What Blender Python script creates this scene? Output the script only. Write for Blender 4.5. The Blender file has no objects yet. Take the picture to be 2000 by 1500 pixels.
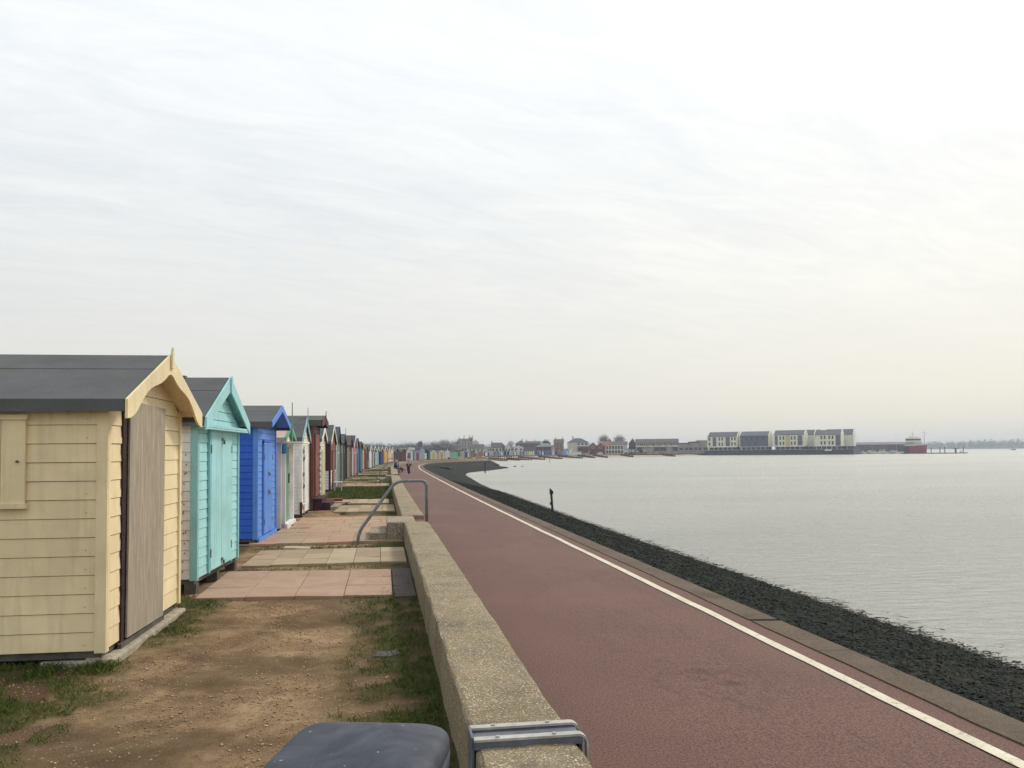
import bpy, bmesh, math, random
import numpy as np
from mathutils import Vector, Matrix, noise
random.seed(7); rng = np.random.default_rng(7)
S = bpy.context.scene
C = S.collection
R = math.radians

# ------------------------------------------------------------------ materials
MATS = {}
def newmat(name):
    m = bpy.data.materials.new(name); m.use_nodes = True
    nt = m.node_tree; b = nt.nodes['Principled BSDF']
    return m, nt, b
def N(nt, typ, **kw):
    n = nt.nodes.new(typ)
    for k, v in kw.items():
        if k in n.inputs: n.inputs[k].default_value = v
        else: setattr(n, k, v)
    return n
def coords(nt, scale=(1, 1, 1), rot=(0, 0, 0)):
    tc = N(nt, 'ShaderNodeTexCoord'); mp = N(nt, 'ShaderNodeMapping')
    mp.inputs['Scale'].default_value = scale; mp.inputs['Rotation'].default_value = rot
    nt.links.new(tc.outputs['Object'], mp.inputs['Vector'])
    return mp.outputs['Vector']
def noise_n(nt, vec, scale, detail=4, rough=.55, dist=0):
    n = N(nt, 'ShaderNodeTexNoise'); n.inputs['Scale'].default_value = scale
    n.inputs['Detail'].default_value = detail; n.inputs['Roughness'].default_value = rough
    n.inputs['Distortion'].default_value = dist
    nt.links.new(vec, n.inputs['Vector']); return n.outputs['Fac']
def ramp(nt, fac, stops):
    r = N(nt, 'ShaderNodeValToRGB'); e = r.color_ramp.elements
    while len(e) < len(stops): e.new(.5)
    for i, (p, c) in enumerate(stops):
        e[i].position = p
        e[i].color = (c, c, c, 1) if isinstance(c, (int, float)) else (*c, 1)
    nt.links.new(fac, r.inputs['Fac']); return r.outputs['Color']
def mix(nt, fac, a, b, mode='MIX'):
    n = N(nt, 'ShaderNodeMix', data_type='RGBA', blend_type=mode)
    for sock, v in ((n.inputs[0], fac), (n.inputs[6], a), (n.inputs[7], b)):
        if isinstance(v, bpy.types.NodeSocket): nt.links.new(v, sock)
        elif isinstance(v, (tuple, list)): sock.default_value = (*v, 1)
        else: sock.default_value = v
    return n.outputs[2]
def math_n(nt, op, a, b=0.0, c=0.0):
    n = N(nt, 'ShaderNodeMath', operation=op)
    for s, v in zip(n.inputs, (a, b, c)):
        if isinstance(v, bpy.types.NodeSocket): nt.links.new(v, s)
        else: s.default_value = v
    return n.outputs[0]
def bump(nt, b, h, strength=.3, dist=.01):
    n = N(nt, 'ShaderNodeBump'); n.inputs['Strength'].default_value = strength; n.inputs['Distance'].default_value = dist
    nt.links.new(h, n.inputs['Height']); nt.links.new(n.outputs['Normal'], b.inputs['Normal'])
def sc(c, k): return tuple(min(1, x * k) for x in c)

def paint(name, col, rough=.55, wear=(.33, .27, .2), wearamt=.12, var=.14):
    """painted timber: slightly uneven coat, grain, dirt streaks running down, a few bare patches"""
    if name in MATS: return MATS[name]
    m, nt, b = newmat(name)
    v1 = coords(nt, (1.3, 1.3, 1.3)); v2 = coords(nt, (9, 9, .8)); v3 = coords(nt, (2.2, 2.2, 26))
    n1 = noise_n(nt, v1, 1.2, 5); n2 = noise_n(nt, v2, 1.5, 5, .6); n3 = noise_n(nt, v3, 3, 6, .7)
    c = ramp(nt, n1, [(.3, sc(col, 1 - var)), (.7, sc(col, 1 + var))])
    c = mix(nt, ramp(nt, n2, [(.5, 0.0), (.78, .45)]), c, sc(col, .62))
    c = mix(nt, ramp(nt, n3, [(.66, 0.0), (.74, wearamt * 4 if wearamt < .25 else 1.0)]), c, wear)
    nt.links.new(c, b.inputs['Base Color']); b.inputs['Roughness'].default_value = rough
    b.inputs['Specular IOR Level'].default_value = .25
    bump(nt, b, n3, .25, .004)
    MATS[name] = m; return m
def plain(name, col, rough=.7, var=.15, scale=3, bmp=0, metal=0, spec=.3):
    if name in MATS: return MATS[name]
    m, nt, b = newmat(name)
    v = coords(nt); n1 = noise_n(nt, v, scale, 6, .6)
    nt.links.new(ramp(nt, n1, [(.3, sc(col, 1 - var)), (.7, sc(col, 1 + var))]), b.inputs['Base Color'])
    b.inputs['Roughness'].default_value = rough; b.inputs['Metallic'].default_value = metal
    b.inputs['Specular IOR Level'].default_value = spec
    if bmp: bump(nt, b, noise_n(nt, v, scale * 6, 5), bmp, .01)
    MATS[name] = m; return m
def felt(name, col=(.088, .091, .094)):
    m, nt, b = newmat(name)
    v = coords(nt); n1 = noise_n(nt, v, 1.6, 5); n2 = noise_n(nt, v, 220, 2, .8); n3 = noise_n(nt, coords(nt, (4, .7, 4)), 1.4, 5)
    c = ramp(nt, n1, [(.3, sc(col, .78)), (.7, sc(col, 1.25))])
    c = mix(nt, ramp(nt, n2, [(.35, 0.0), (.7, .55)]), c, sc(col, 1.9))
    c = mix(nt, ramp(nt, n3, [(.6, 0.0), (.75, .35)]), c, (.1, .085, .06))
    nt.links.new(c, b.inputs['Base Color']); b.inputs['Roughness'].default_value = .92
    b.inputs['Specular IOR Level'].default_value = .2
    bump(nt, b, math_n(nt, 'ADD', math_n(nt, 'MULTIPLY', n2, .25), math_n(nt, 'MULTIPLY', noise_n(nt, coords(nt, (1.2, 3, 3)), 2.2, 4, .6, .5), 2.2)), .5, .012)
    MATS[name] = m; return m

def mat_asphalt():
    m, nt, b = newmat('red_asphalt')
    v = coords(nt)
    fine = noise_n(nt, v, 150, 3, .85); mid = noise_n(nt, v, 38, 3, .8); big = noise_n(nt, v, .55, 5, .6, .6); strk = noise_n(nt, coords(nt, (1.6, .35, 1)), 1.1, 5, .6)
    c = ramp(nt, big, [(.28, (.082, .033, .028)), (.55, (.112, .047, .039)), (.78, (.142, .064, .053))])
    fine2 = noise_n(nt, v, 62, 2, .9)
    c = mix(nt, ramp(nt, fine, [(.46, 0.0), (.62, .7)]), c, (.25, .135, .092))
    c = mix(nt, ramp(nt, fine2, [(.40, .9), (.48, 0.0)]), c, (.038, .021, .019))
    c = mix(nt, ramp(nt, fine2, [(.56, 0.0), (.66, .5)]), c, (.22, .13, .10))
    c = mix(nt, ramp(nt, fine, [(.34, .85), (.46, 0.0)]), c, (.04, .022, .02))
    c = mix(nt, ramp(nt, mid, [(.56, 0.0), (.72, .4)]), c, (.24, .15, .10))
    c = mix(nt, ramp(nt, strk, [(.62, 0.0), (.74, .38)]), c, (.085, .042, .046))
    # old joint between two runs of tarmac, hairline cracks and dark stains
    sx_ = N(nt, 'ShaderNodeSeparateXYZ'); nt.links.new(v, sx_.inputs[0])
    wob = noise_n(nt, v, .9, 6, .7)
    line = math_n(nt, 'ABSOLUTE', math_n(nt, 'SUBTRACT', math_n(nt, 'ADD', sx_.outputs[0], math_n(nt, 'MULTIPLY', wob, .30)), 3.22))
    lm = math_n(nt, 'MULTIPLY', ramp(nt, line, [(.002, 1.0), (.010, 0.0)]), ramp(nt, noise_n(nt, v, 5.0, 5, .7), [(.36, 0.0), (.60, .6)]))
    c = mix(nt, lm, c, (.03, .018, .02))
    vo = N(nt, 'ShaderNodeTexVoronoi', feature='DISTANCE_TO_EDGE'); vo.inputs['Scale'].default_value = .33
    wv = N(nt, 'ShaderNodeVectorMath', operation='ADD'); nz = N(nt, 'ShaderNodeTexNoise'); nz.inputs['Scale'].default_value = 2.5; nz.inputs['Detail'].default_value = 6
    nt.links.new(v, nz.inputs['Vector']); nt.links.new(v, wv.inputs[0]); nt.links.new(nz.outputs['Color'], wv.inputs[1]); nt.links.new(wv.outputs[0], vo.inputs['Vector'])
    cr = math_n(nt, 'MULTIPLY', ramp(nt, vo.outputs['Distance'], [(.0, 1.0), (.0035, 0.0)]), ramp(nt, noise_n(nt, v, .45, 3), [(.52, 0.0), (.58, .75)]))
    c = mix(nt, cr, c, (.03, .018, .02))
    st_ = noise_n(nt, coords(nt, (1.1, .55, 1)), 1.35, 7, .72, .8)
    dv = N(nt, 'ShaderNodeVectorMath', operation='DISTANCE'); mv = N(nt, 'ShaderNodeMapping'); mv.inputs['Scale'].default_value = (1, .55, 1); nt.links.new(v, mv.inputs['Vector']); nt.links.new(mv.outputs['Vector'], dv.inputs[0]); dv.inputs[1].default_value = (2.62, 3.55, 0)
    sm = math_n(nt, 'MULTIPLY', ramp(nt, dv.outputs['Value'], [(.15, 1.0), (.62, 0.0)]), ramp(nt, noise_n(nt, coords(nt, (2.2, 1.2, 1)), 3.2, 6, .75, .6), [(.50, 0.0), (.62, .75)]))
    c = mix(nt, sm, c, (.045, .016, .018))
    c = mix(nt, ramp(nt, st_, [(.66, 0.0), (.71, .55)]), c, (.055, .022, .026))
    c = mix(nt, ramp(nt, noise_n(nt, coords(nt, (.5, .22, 1)), 1.0, 4, .5, .3), [(.52, 0.0), (.60, .22)]), c, (.19, .105, .082))
    nt.links.new(c, b.inputs['Base Color']); b.inputs['Roughness'].default_value = .82
    b.inputs['Specular IOR Level'].default_value = .35
    bump(nt, b, fine, .55, .006)
    return m
def mat_concrete(name, base=(.235, .19, .12), light=(.37, .31, .20), dark=(.16, .12, .08), lichen=(.36, .24, .06), agg=140, flecks=.8):
    m, nt, b = newmat(name)
    v = coords(nt)
    vo = N(nt, 'ShaderNodeTexVoronoi'); vo.inputs['Scale'].default_value = agg; vo.inputs['Randomness'].default_value = 1
    nt.links.new(v, vo.inputs['Vector'])
    big = noise_n(nt, v, 1.3, 6, .62, .4); mid = noise_n(nt, v, 9, 5, .65); fine = noise_n(nt, v, agg * 1.7, 3, .8)
    c = ramp(nt, big, [(.32, sc(base, .58)), (.5, base), (.68, sc(base, 1.28))])
    sep = N(nt, 'ShaderNodeSeparateColor'); nt.links.new(vo.outputs['Color'], sep.inputs['Color'])
    c = mix(nt, ramp(nt, sep.outputs['Red'], [(.60, 0.0), (.72, .6)]), c, light)
    c = mix(nt, ramp(nt, sep.outputs['Green'], [(.70, 0.0), (.82, .7)]), c, dark)
    c = mix(nt, ramp(nt, sep.outputs['Blue'], [(.90, 0.0), (.93, flecks)]), c, (.72, .66, .52))
    c = mix(nt, ramp(nt, mid, [(.56, 0.0), (.70, .5)]), c, lichen)
    c = mix(nt, ramp(nt, noise_n(nt, v, 2.3, 6, .7, 1), [(.54, 0.0), (.68, .6)]), c, (.13, .115, .09))
    c = mix(nt, ramp(nt, fine, [(.3, .5), (.5, 0.0)]), c, sc(dark, .6))
    ve = N(nt, 'ShaderNodeTexVoronoi', feature='DISTANCE_TO_EDGE'); ve.inputs['Scale'].default_value = .55
    wv = N(nt, 'ShaderNodeVectorMath', operation='ADD'); nz = N(nt, 'ShaderNodeTexNoise'); nz.inputs['Scale'].default_value = 3.0; nz.inputs['Detail'].default_value = 6
    nt.links.new(v, nz.inputs['Vector']); nt.links.new(v, wv.inputs[0]); nt.links.new(nz.outputs['Color'], wv.inputs[1]); nt.links.new(wv.outputs[0], ve.inputs['Vector'])
    crk = math_n(nt, 'MULTIPLY', ramp(nt, ve.outputs['Distance'], [(0.0, 1.0), (.006, 0.0)]), ramp(nt, noise_n(nt, v, .7, 3), [(.48, 0.0), (.55, .85)]))
    c = mix(nt, crk, c, (.04, .03, .022))
    pit = noise_n(nt, coords(nt, (1, 2.2, 1)), 4.5, 5, .7)
    c = mix(nt, ramp(nt, pit, [(.67, 0.0), (.71, .75)]), c, (.05, .04, .03))
    nt.links.new(c, b.inputs['Base Color']); b.inputs['Roughness'].default_value = .9
    b.inputs['Specular IOR Level'].default_value = .2
    bump(nt, b, math_n(nt, 'ADD', fine, mid), .6, .01)
    MATS[name] = m; return m
def mat_slab(name, cols, spot=(.1, .085, .05)):
    """paving slab: tone differs from slab to slab, stained and slightly mossy"""
    m, nt, b = newmat(name)
    v = coords(nt)
    at = N(nt, 'ShaderNodeAttribute', attribute_name='tone')
    c = ramp(nt, at.outputs['Fac'], [(0.0, cols[0]), (.5, cols[1]), (1.0, cols[2])])
    n1 = noise_n(nt, v, 2.2, 6, .65, .5); n2 = noise_n(nt, v, 60, 4, .75)
    c = mix(nt, ramp(nt, n1, [(.45, 0.0), (.75, .55)]), c, sc(cols[1], .58))
    c = mix(nt, ramp(nt, noise_n(nt, v, 5.5, 6, .7), [(.62, 0.0), (.74, .55)]), c, spot)
    c = mix(nt, ramp(nt, n2, [(.3, .35), (.55, 0.0)]), c, sc(cols[1], .5))
    nt.links.new(c, b.inputs['Base Color']); b.inputs['Roughness'].default_value = .9
    b.inputs['Specular IOR Level'].default_value = .2
    bump(nt, b, n2, .35, .004)
    MATS[name] = m; return m
def mat_terrace():
    m, nt, b = newmat('bare_earth')
    v = coords(nt)
    at = N(nt, 'ShaderNodeAttribute', attribute_name='mask')
    sp = N(nt, 'ShaderNodeSeparateColor'); nt.links.new(at.outputs['Color'], sp.inputs['Color'])
    fine = noise_n(nt, v, 95, 4, .8); mid = noise_n(nt, v, 14, 5, .7); big = noise_n(nt, v, 1.5, 6, .65, .6)
    c = ramp(nt, big, [(.34, (.12, .074, .044)), (.5, (.255, .168, .096)), (.66, (.40, .28, .165))])
    c = mix(nt, ramp(nt, mid, [(.46, 0.0), (.70, .6)]), c, (.13, .072, .038))
    c = mix(nt, ramp(nt, fine, [(.53, 0.0), (.66, .75)]), c, (.52, .38, .22))
    c = mix(nt, ramp(nt, fine, [(.28, .7), (.46, 0.0)]), c, (.045, .026, .02))
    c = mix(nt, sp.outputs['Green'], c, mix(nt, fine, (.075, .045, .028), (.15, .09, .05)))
    gcol = ramp(nt, noise_n(nt, v, 7, 5, .7), [(.3, (.032, .036, .012)), (.55, (.062, .072, .018)), (.75, (.12, .095, .035))])
    gcol = mix(nt, ramp(nt, fine, [(.35, .6), (.55, 0.0)]), gcol, (.018, .016, .01))
    gm = math_n(nt, 'MULTIPLY', sp.outputs['Red'], ramp(nt, noise_n(nt, v, 22, 4, .7), [(.28, .2), (.5, 1.0)]))
    c = mix(nt, gm, c, gcol)
    nt.links.new(c, b.inputs['Base Color']); b.inputs['Roughness'].default_value = .95
    b.inputs['Specular IOR Level'].default_value = .12
    bump(nt, b, math_n(nt, 'ADD', fine, mid), .8, .02)
    return m
def mat_weed():
    m, nt, b = newmat('wet_seaweed')
    v = coords(nt); n1 = noise_n(nt, v, 1.1, 6, .7, .5); n2 = noise_n(nt, v, 11, 5, .75)
    c = ramp(nt, n1, [(.3, (.010, .013, .015)), (.48, (.019, .021, .023)), (.60, (.032, .036, .026)), (.75, (.055, .045, .026))])
    n3 = noise_n(nt, coords(nt, (.5, .12, 1)), 1.0, 6, .7, .8)
    c = mix(nt, ramp(nt, n3, [(.50, 0.0), (.64, .6)]), c, (.030, .034, .022)); c = mix(nt, ramp(nt, n3, [(.34, .7), (.45, 0.0)]), c, (.008, .009, .012))
    c = mix(nt, ramp(nt, n2, [(.5, 0.0), (.72, .6)]), c, (.04, .044, .028))
    nt.links.new(c, b.inputs['Base Color']); b.inputs['Roughness'].default_value = .95
    b.inputs['Specular IOR Level'].default_value = .08
    bump(nt, b, n2, .9, .05)
    return m
def mat_water():
    m, nt, b = newmat('estuary_water')
    tc = N(nt, 'ShaderNodeTexCoord')
    def mp(scale, rot):
        n = N(nt, 'ShaderNodeMapping'); n.inputs['Scale'].default_value = scale; n.inputs['Rotation'].default_value = (0, 0, R(rot))
        nt.links.new(tc.outputs['Object'], n.inputs['Vector']); return n.outputs['Vector']
    a = noise_n(nt, mp((.9, 2.6, 1), 0), 1.5, 5, .68, .5)
    c2 = noise_n(nt, mp((.22, .55, 1), 0), 1.0, 3, .5, .3)
    c3 = noise_n(nt, mp((3.2, 7.5, 1), 0), 1.6, 4, .7)
    big = noise_n(nt, mp((.02, .06, 1), 10), 1.0, 4, .6)
    h = math_n(nt, 'ADD', math_n(nt, 'MULTIPLY', a, .55), math_n(nt, 'ADD', math_n(nt, 'MULTIPLY', c2, .45), math_n(nt, 'MULTIPLY', c3, .22)))
    nt.links.new(ramp(nt, big, [(.35, (.325, .33, .29)), (.65, (.38, .38, .335))]), b.inputs['Base Color'])
    b.inputs['Roughness'].default_value = .27; b.inputs['IOR'].default_value = 1.333
    b.inputs['Specular IOR Level'].default_value = .5
    bump(nt, b, h, 1.0, .42)
    return m

# ------------------------------------------------------------------ mesh builder
class MB:
    def __init__(s): s.v = []; s.f = []
    def add(s, vs, fs):
        o = len(s.v); s.v += [tuple(p) for p in vs]; s.f += [tuple(i + o for i in f) for f in fs]; return s
    def quad(s, a, b, c, d): return s.add([a, b, c, d], [(0, 1, 2, 3)])
    def hexa(s, p):   # p: 4 bottom (ccw from above), 4 top
        return s.add(p, [(3, 2, 1, 0), (4, 5, 6, 7), (0, 1, 5, 4), (1, 2, 6, 5), (2, 3, 7, 6), (3, 0, 4, 7)])
    def box(s, x0, x1, y0, y1, z0, z1):
        return s.hexa([(x0, y0, z0), (x1, y0, z0), (x1, y1, z0), (x0, y1, z0), (x0, y0, z1), (x1, y0, z1), (x1, y1, z1), (x0, y1, z1)])
    def prism(s, poly, d):
        """poly: 3-D outline, d: extrusion vector"""
        n = len(poly); d = Vector(d); a = [Vector(p) for p in poly]; b = [p + d for p in a]
        return s.add(a + b, [tuple(range(n - 1, -1, -1)), tuple(range(n, 2 * n))] + [(i, (i + 1) % n, n + (i + 1) % n, n + i) for i in range(n)])
    def tube(s, pts, r, n=10, cap=True):
        pts = [Vector(p) for p in pts]; rs = r if isinstance(r, (list, tuple)) else [r] * len(pts)
        vs = []; fs = []
        t0 = (pts[1] - pts[0]).normalized(); up = Vector((0, 0, 1)) if abs(t0.z) < .9 else Vector((0, 1, 0))
        u = t0.cross(up).normalized()
        for i, p in enumerate(pts):
            t = (pts[min(i + 1, len(pts) - 1)] - pts[max(i - 1, 0)]).normalized()
            u = (u - t * u.dot(t)).normalized(); w = t.cross(u)
            for k in range(n):
                a = 2 * math.pi * k / n
                vs.append(p + (u * math.cos(a) + w * math.sin(a)) * rs[i])
        for i in range(len(pts) - 1):
            for k in range(n):
                fs.append((i * n + k, i * n + (k + 1) % n, (i + 1) * n + (k + 1) % n, (i + 1) * n + k))
        if cap: fs += [tuple(range(n - 1, -1, -1)), tuple((len(pts) - 1) * n + k for k in range(n))]
        return s.add(vs, fs)
    def ball(s, c, r, sx=1, sy=1, sz=1, n=10, m=7):
        vs = [(c[0], c[1], c[2] + r * sz)]; fs = []
        for j in range(1, m):
            th = math.pi * j / m
            for i in range(n):
                a = 2 * math.pi * i / n
                vs.append((c[0] + r * sx * math.sin(th) * math.cos(a), c[1] + r * sy * math.sin(th) * math.sin(a), c[2] + r * sz * math.cos(th)))
        vs.append((c[0], c[1], c[2] - r * sz)); L = len(vs) - 1
        for i in range(n):
            fs.append((0, 1 + i, 1 + (i + 1) % n)); fs.append((L, 1 + (m - 2) * n + (i + 1) % n, 1 + (m - 2) * n + i))
        for j in range(m - 2):
            for i in range(n):
                a = 1 + j * n + i; b_ = 1 + j * n + (i + 1) % n
                fs.append((a, a + n, b_ + n, b_))
        return s.add(vs, fs)
    def build(s, name, mat=None, parent=None, bevel=0, smooth=False, seg=2, fix=True):
        me = bpy.data.meshes.new(name); me.from_pydata(s.v, [], s.f)
        if fix and len(s.f) < 60000:
            bm = bmesh.new(); bm.from_mesh(me); bmesh.ops.recalc_face_normals(bm, faces=bm.faces); bm.to_mesh(me); bm.free()
        o = bpy.data.objects.new(name, me); C.objects.link(o)
        if mat: me.materials.append(mat)
        if parent: o.parent = parent
        if bevel:
            b = o.modifiers.new('Bevel', 'BEVEL'); b.width = bevel; b.segments = seg; b.limit_method = 'ANGLE'; b.angle_limit = R(35)
        if smooth: me.polygons.foreach_set('use_smooth', [True] * len(me.polygons))
        me.update(); return o
def merge(o, mb, mat):
    """add a few faces in a second material to an existing part (nail heads, stains)"""
    me = o.data; me.materials.append(mat); k = len(me.materials) - 1
    bm = bmesh.new(); bm.from_mesh(me); vs = [bm.verts.new(v) for v in mb.v]
    for f in mb.f: bm.faces.new([vs[i] for i in f]).material_index = k
    bm.to_mesh(me); bm.free(); return o
def tag(o, label=None, cat=None, group=None, kind=None):
    if label: o['label'] = label
    if cat: o['category'] = cat
    if group: o['group'] = group
    if kind: o['kind'] = kind
    return o
def thing(name, label, cat, loc=(0, 0, 0), rz=0, group=None):
    o = bpy.data.objects.new(name, None); C.objects.link(o); o.empty_display_size = .3
    o.location = loc; o.rotation_euler = (0, 0, rz); return tag(o, label, cat, group)
def copy_tree(o, parent=None):
    c = o.copy(); C.objects.link(c)
    if parent: c.parent = parent
    for ch in list(o.children): copy_tree(ch, c)
    return c
def npmesh(name, verts, faces4, mat, parent=None, smooth=False):
    """fast mesh from arrays: verts (n,3), faces (m,k)"""
    me = bpy.data.meshes.new(name); verts = np.asarray(verts, np.float32); faces = np.asarray(faces4, np.int32)
    k = faces.shape[1]
    me.vertices.add(len(verts)); me.vertices.foreach_set('co', verts.ravel())
    me.loops.add(faces.size); me.loops.foreach_set('vertex_index', faces.ravel())
    me.polygons.add(len(faces)); me.polygons.foreach_set('loop_start', np.arange(0, faces.size, k, dtype=np.int32))
    me.update(calc_edges=True)
    if smooth: me.polygons.foreach_set('use_smooth', np.ones(len(faces), bool))
    me.materials.append(mat); me.validate()
    o = bpy.data.objects.new(name, me); C.objects.link(o)
    if parent: o.parent = parent
    return o
def grid_faces(nr, nc):
    i = np.arange(nr - 1)[:, None] * nc + np.arange(nc - 1)[None, :]
    return np.stack([i, i + 1, i + nc + 1, i + nc], -1).reshape(-1, 4)

# ------------------------------------------------------------------ the curve of the promenade (centre of the white line)
CURVE = [(3.72, -14), (3.72, 4), (3.72, 14), (3.70, 28), (3.74, 42), (3.86, 60), (4.02, 78), (4.20, 92), (4.55, 104), (5.15, 117), (6.3, 131), (7.7, 142), (10.2, 152.5), (13.5, 160), (17, 166), (20.5, 173.5), (23.3, 185), (25.6, 203), (27.6, 224), (29, 246), (29.6, 262)]
def resample(pts, step):
    pts = [Vector((p[0], p[1], 0)) for p in pts]; out = []
    P = [pts[0] * 2 - pts[1]] + pts + [pts[-1] * 2 - pts[-2]]
    for i in range(1, len(P) - 2):
        a, b, c, d = P[i - 1], P[i], P[i + 1], P[i + 2]
        n = max(2, int((c - b).length / step))
        for k in range(n):
            t = k / n
            def tj(p, q, t0): return t0 + max((q - p).length, 1e-6) ** .5
            t0 = 0; t1 = tj(a, b, t0); t2 = tj(b, c, t1); t3 = tj(c, d, t2); tt = t1 + (t2 - t1) * t
            A1 = a * ((t1 - tt) / (t1 - t0)) + b * ((tt - t0) / (t1 - t0)); A2 = b * ((t2 - tt) / (t2 - t1)) + c * ((tt - t1) / (t2 - t1)); A3 = c * ((t3 - tt) / (t3 - t2)) + d * ((tt - t2) / (t3 - t2))
            B1 = A1 * ((t2 - tt) / (t2 - t0)) + A2 * ((tt - t0) / (t2 - t0)); B2 = A2 * ((t3 - tt) / (t3 - t1)) + A3 * ((tt - t1) / (t3 - t1))
            out.append(B1 * ((t2 - tt) / (t2 - t1)) + B2 * ((tt - t1) / (t2 - t1)))
    out.append(pts[-1]); return out
PATH = resample(CURVE, 1.0)
def normals(p):
    out = []
    for i in range(len(p)):
        t = (p[min(i + 1, len(p) - 1)] - p[max(i - 1, 0)]).normalized(); out.append(Vector((t.y, -t.x, 0)))
    return out
PN = normals(PATH)
def offset(d): return [p + n * d for p, n in zip(PATH, PN)]
def at_y(y, d):
    """point of the offset curve whose base point has this Y, with the tangent angle"""
    i = min(range(len(PATH)), key=lambda k: abs(PATH[k].y - y)); j = i + 1 if PATH[i].y <= y else i - 1
    j = max(0, min(len(PATH) - 1, j)); t = 0 if i == j else (y - PATH[i].y) / (PATH[j].y - PATH[i].y)
    p = PATH[i].lerp(PATH[j], t); n = PN[i].lerp(PN[j], t).normalized()
    return p + n * d, n
# ------------------------------------------------------------------ setting: promenade, kerb, apron, water, land
M_ASPH = mat_asphalt(); M_WALL = mat_concrete('wall_concrete'); M_WEED = mat_weed(); M_WATER = mat_water(); M_EARTH = mat_terrace()
M_KERB = mat_concrete('kerb_concrete', base=(.125, .092, .066), light=(.155, .118, .085), dark=(.07, .052, .04), lichen=(.07, .055, .03), agg=170, flecks=.15)
M_STEP = mat_concrete('step_concrete', base=(.30, .24, .17), light=(.38, .32, .22), dark=(.15, .12, .09), lichen=(.2, .16, .08), agg=70)

def loft(name, offs, mat, zs, kind='structure', lo=0, hi=None, jitter=0, extra=None):
    hi = hi or len(PATH); rows = []
    for i in range(lo, hi):
        rows.append([(PATH[i].x + PN[i].x * o, PATH[i].y + PN[i].y * o, z) for o, z in zip(offs, zs)])
    v = np.array(rows, float); nr, nc = v.shape[:2]
    o = npmesh(name, v.reshape(-1, 3), grid_faces(nr, nc)[:, ::-1] if False else grid_faces(nr, nc), mat)
    return tag(o, kind=kind)
prom = loft('promenade', [-2.78, -2.0, -1.2, -.4, .27], M_ASPH, [0, 0, .006, .004, 0])

# white edge line, slightly wavy, with a crack across it
m, nt, b = newmat('worn_line_paint')
v = coords(nt); n1 = noise_n(nt, v, 30, 5, .75); n2 = noise_n(nt, v, 3, 4, .6)
c = ramp(nt, n2, [(.3, (.50, .44, .34)), (.7, (.66, .60, .47))])
nt.links.new(mix(nt, ramp(nt, n1, [(.55, 0.0), (.68, .85)]), c, (.2, .12, .10)), b.inputs['Base Color']); b.inputs['Roughness'].default_value = .8
mb = MB(); LP = resample(CURVE, .035) if False else resample(CURVE, .06); LN = normals(LP)
prev = None
for p, n in zip(LP, LN):
    w1 = .052 + .006 * noise.noise((p.y * 1.7, 0, 3)); w2 = .052 + .006 * noise.noise((p.y * 1.7, 5, 3)); k = .012 * noise.noise((p.y * .6, 9, 0))
    a, b_ = p + n * (k - w1), p + n * (k + w2)
    cur = ((a.x, a.y, .0105), (b_.x, b_.y, .0105))
    if prev and not (5.79 < p.y < 5.83): mb.quad(prev[0], prev[1], cur[1], cur[0])
    prev = cur
tag(mb.build('white_line', m), kind='structure')
# thin crack across the asphalt and a few shallow patches
# kerb: cast concrete lengths with joints
mb = MB(); KP = resample(CURVE, .5); KN = normals(KP)
acc = 0
for i in range(len(KP) - 1):
    g0 = .0; g1 = .0
    y0 = KP[i].y
    j = (i % 6 == 5)
    a0, a1 = KP[i], KP[i + 1]; n0, n1_ = KN[i], KN[i + 1]
    if j: a1 = a0.lerp(a1, .975)
    if 7.95 < y0 < 8.45 and KP[i + 1].y > 8.2: a1 = a0.lerp(a1, .80)
    e0 = .60 + .012 * noise.noise((y0 * .9, 1, 1)); e1 = .60 + .012 * noise.noise((KP[i + 1].y * .9, 1, 1))
    i0 = .265 + .02 * noise.noise((y0 * 1.3, 7, 1)); i1 = .265 + .02 * noise.noise((KP[i + 1].y * 1.3, 7, 1))
    q = [a0 + n0 * i0, a0 + n0 * e0, a1 + n1_ * e1, a1 + n1_ * i1]
    mb.hexa([(q[0].x, q[0].y, -.35), (q[1].x, q[1].y, -.35), (q[2].x, q[2].y, -.35), (q[3].x, q[3].y, -.35), (q[0].x, q[0].y, .012), (q[1].x, q[1].y, .002), (q[2].x, q[2].y, .002), (q[3].x, q[3].y, .012)])
tag(mb.build('kerb', M_KERB), kind='structure')

# weed-covered apron running down into the water; its foot spreads into a spit at the bend
foot = [(-14, 8.5), (4, 8.6), (12, 8.5), (30, 8.4), (45, 8.6), (60, 8.8), (77, 9.1), (95, 10.1)]
FOOT = resample([(8.5, -14), (8.55, 4), (8.5, 14), (8.4, 28), (8.5, 40), (8.75, 57), (8.85, 69), (9.2, 78), (10.1, 95), (10.9, 108), (11.5, 114), (13.4, 122), (18.2, 134.5), (22.9, 150), (23.9, 155.6), (24.3, 160), (24.2, 168), (25.2, 178), (27, 190), (28.5, 210), (29.6, 226), (30.6, 248), (30.9, 262)], 1.0)
def along(poly, n):
    L = [0]
    for a, b_ in zip(poly, poly[1:]): L.append(L[-1] + (b_ - a).length)
    out = []; k = 0
    for i in range(n):
        s = L[-1] * i / (n - 1)
        while k < len(L) - 2 and L[k + 1] < s: k += 1
        out.append(poly[k].lerp(poly[k + 1], (s - L[k]) / max(1e-6, L[k + 1] - L[k])))
    return out
TOP = offset(.60)
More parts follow.
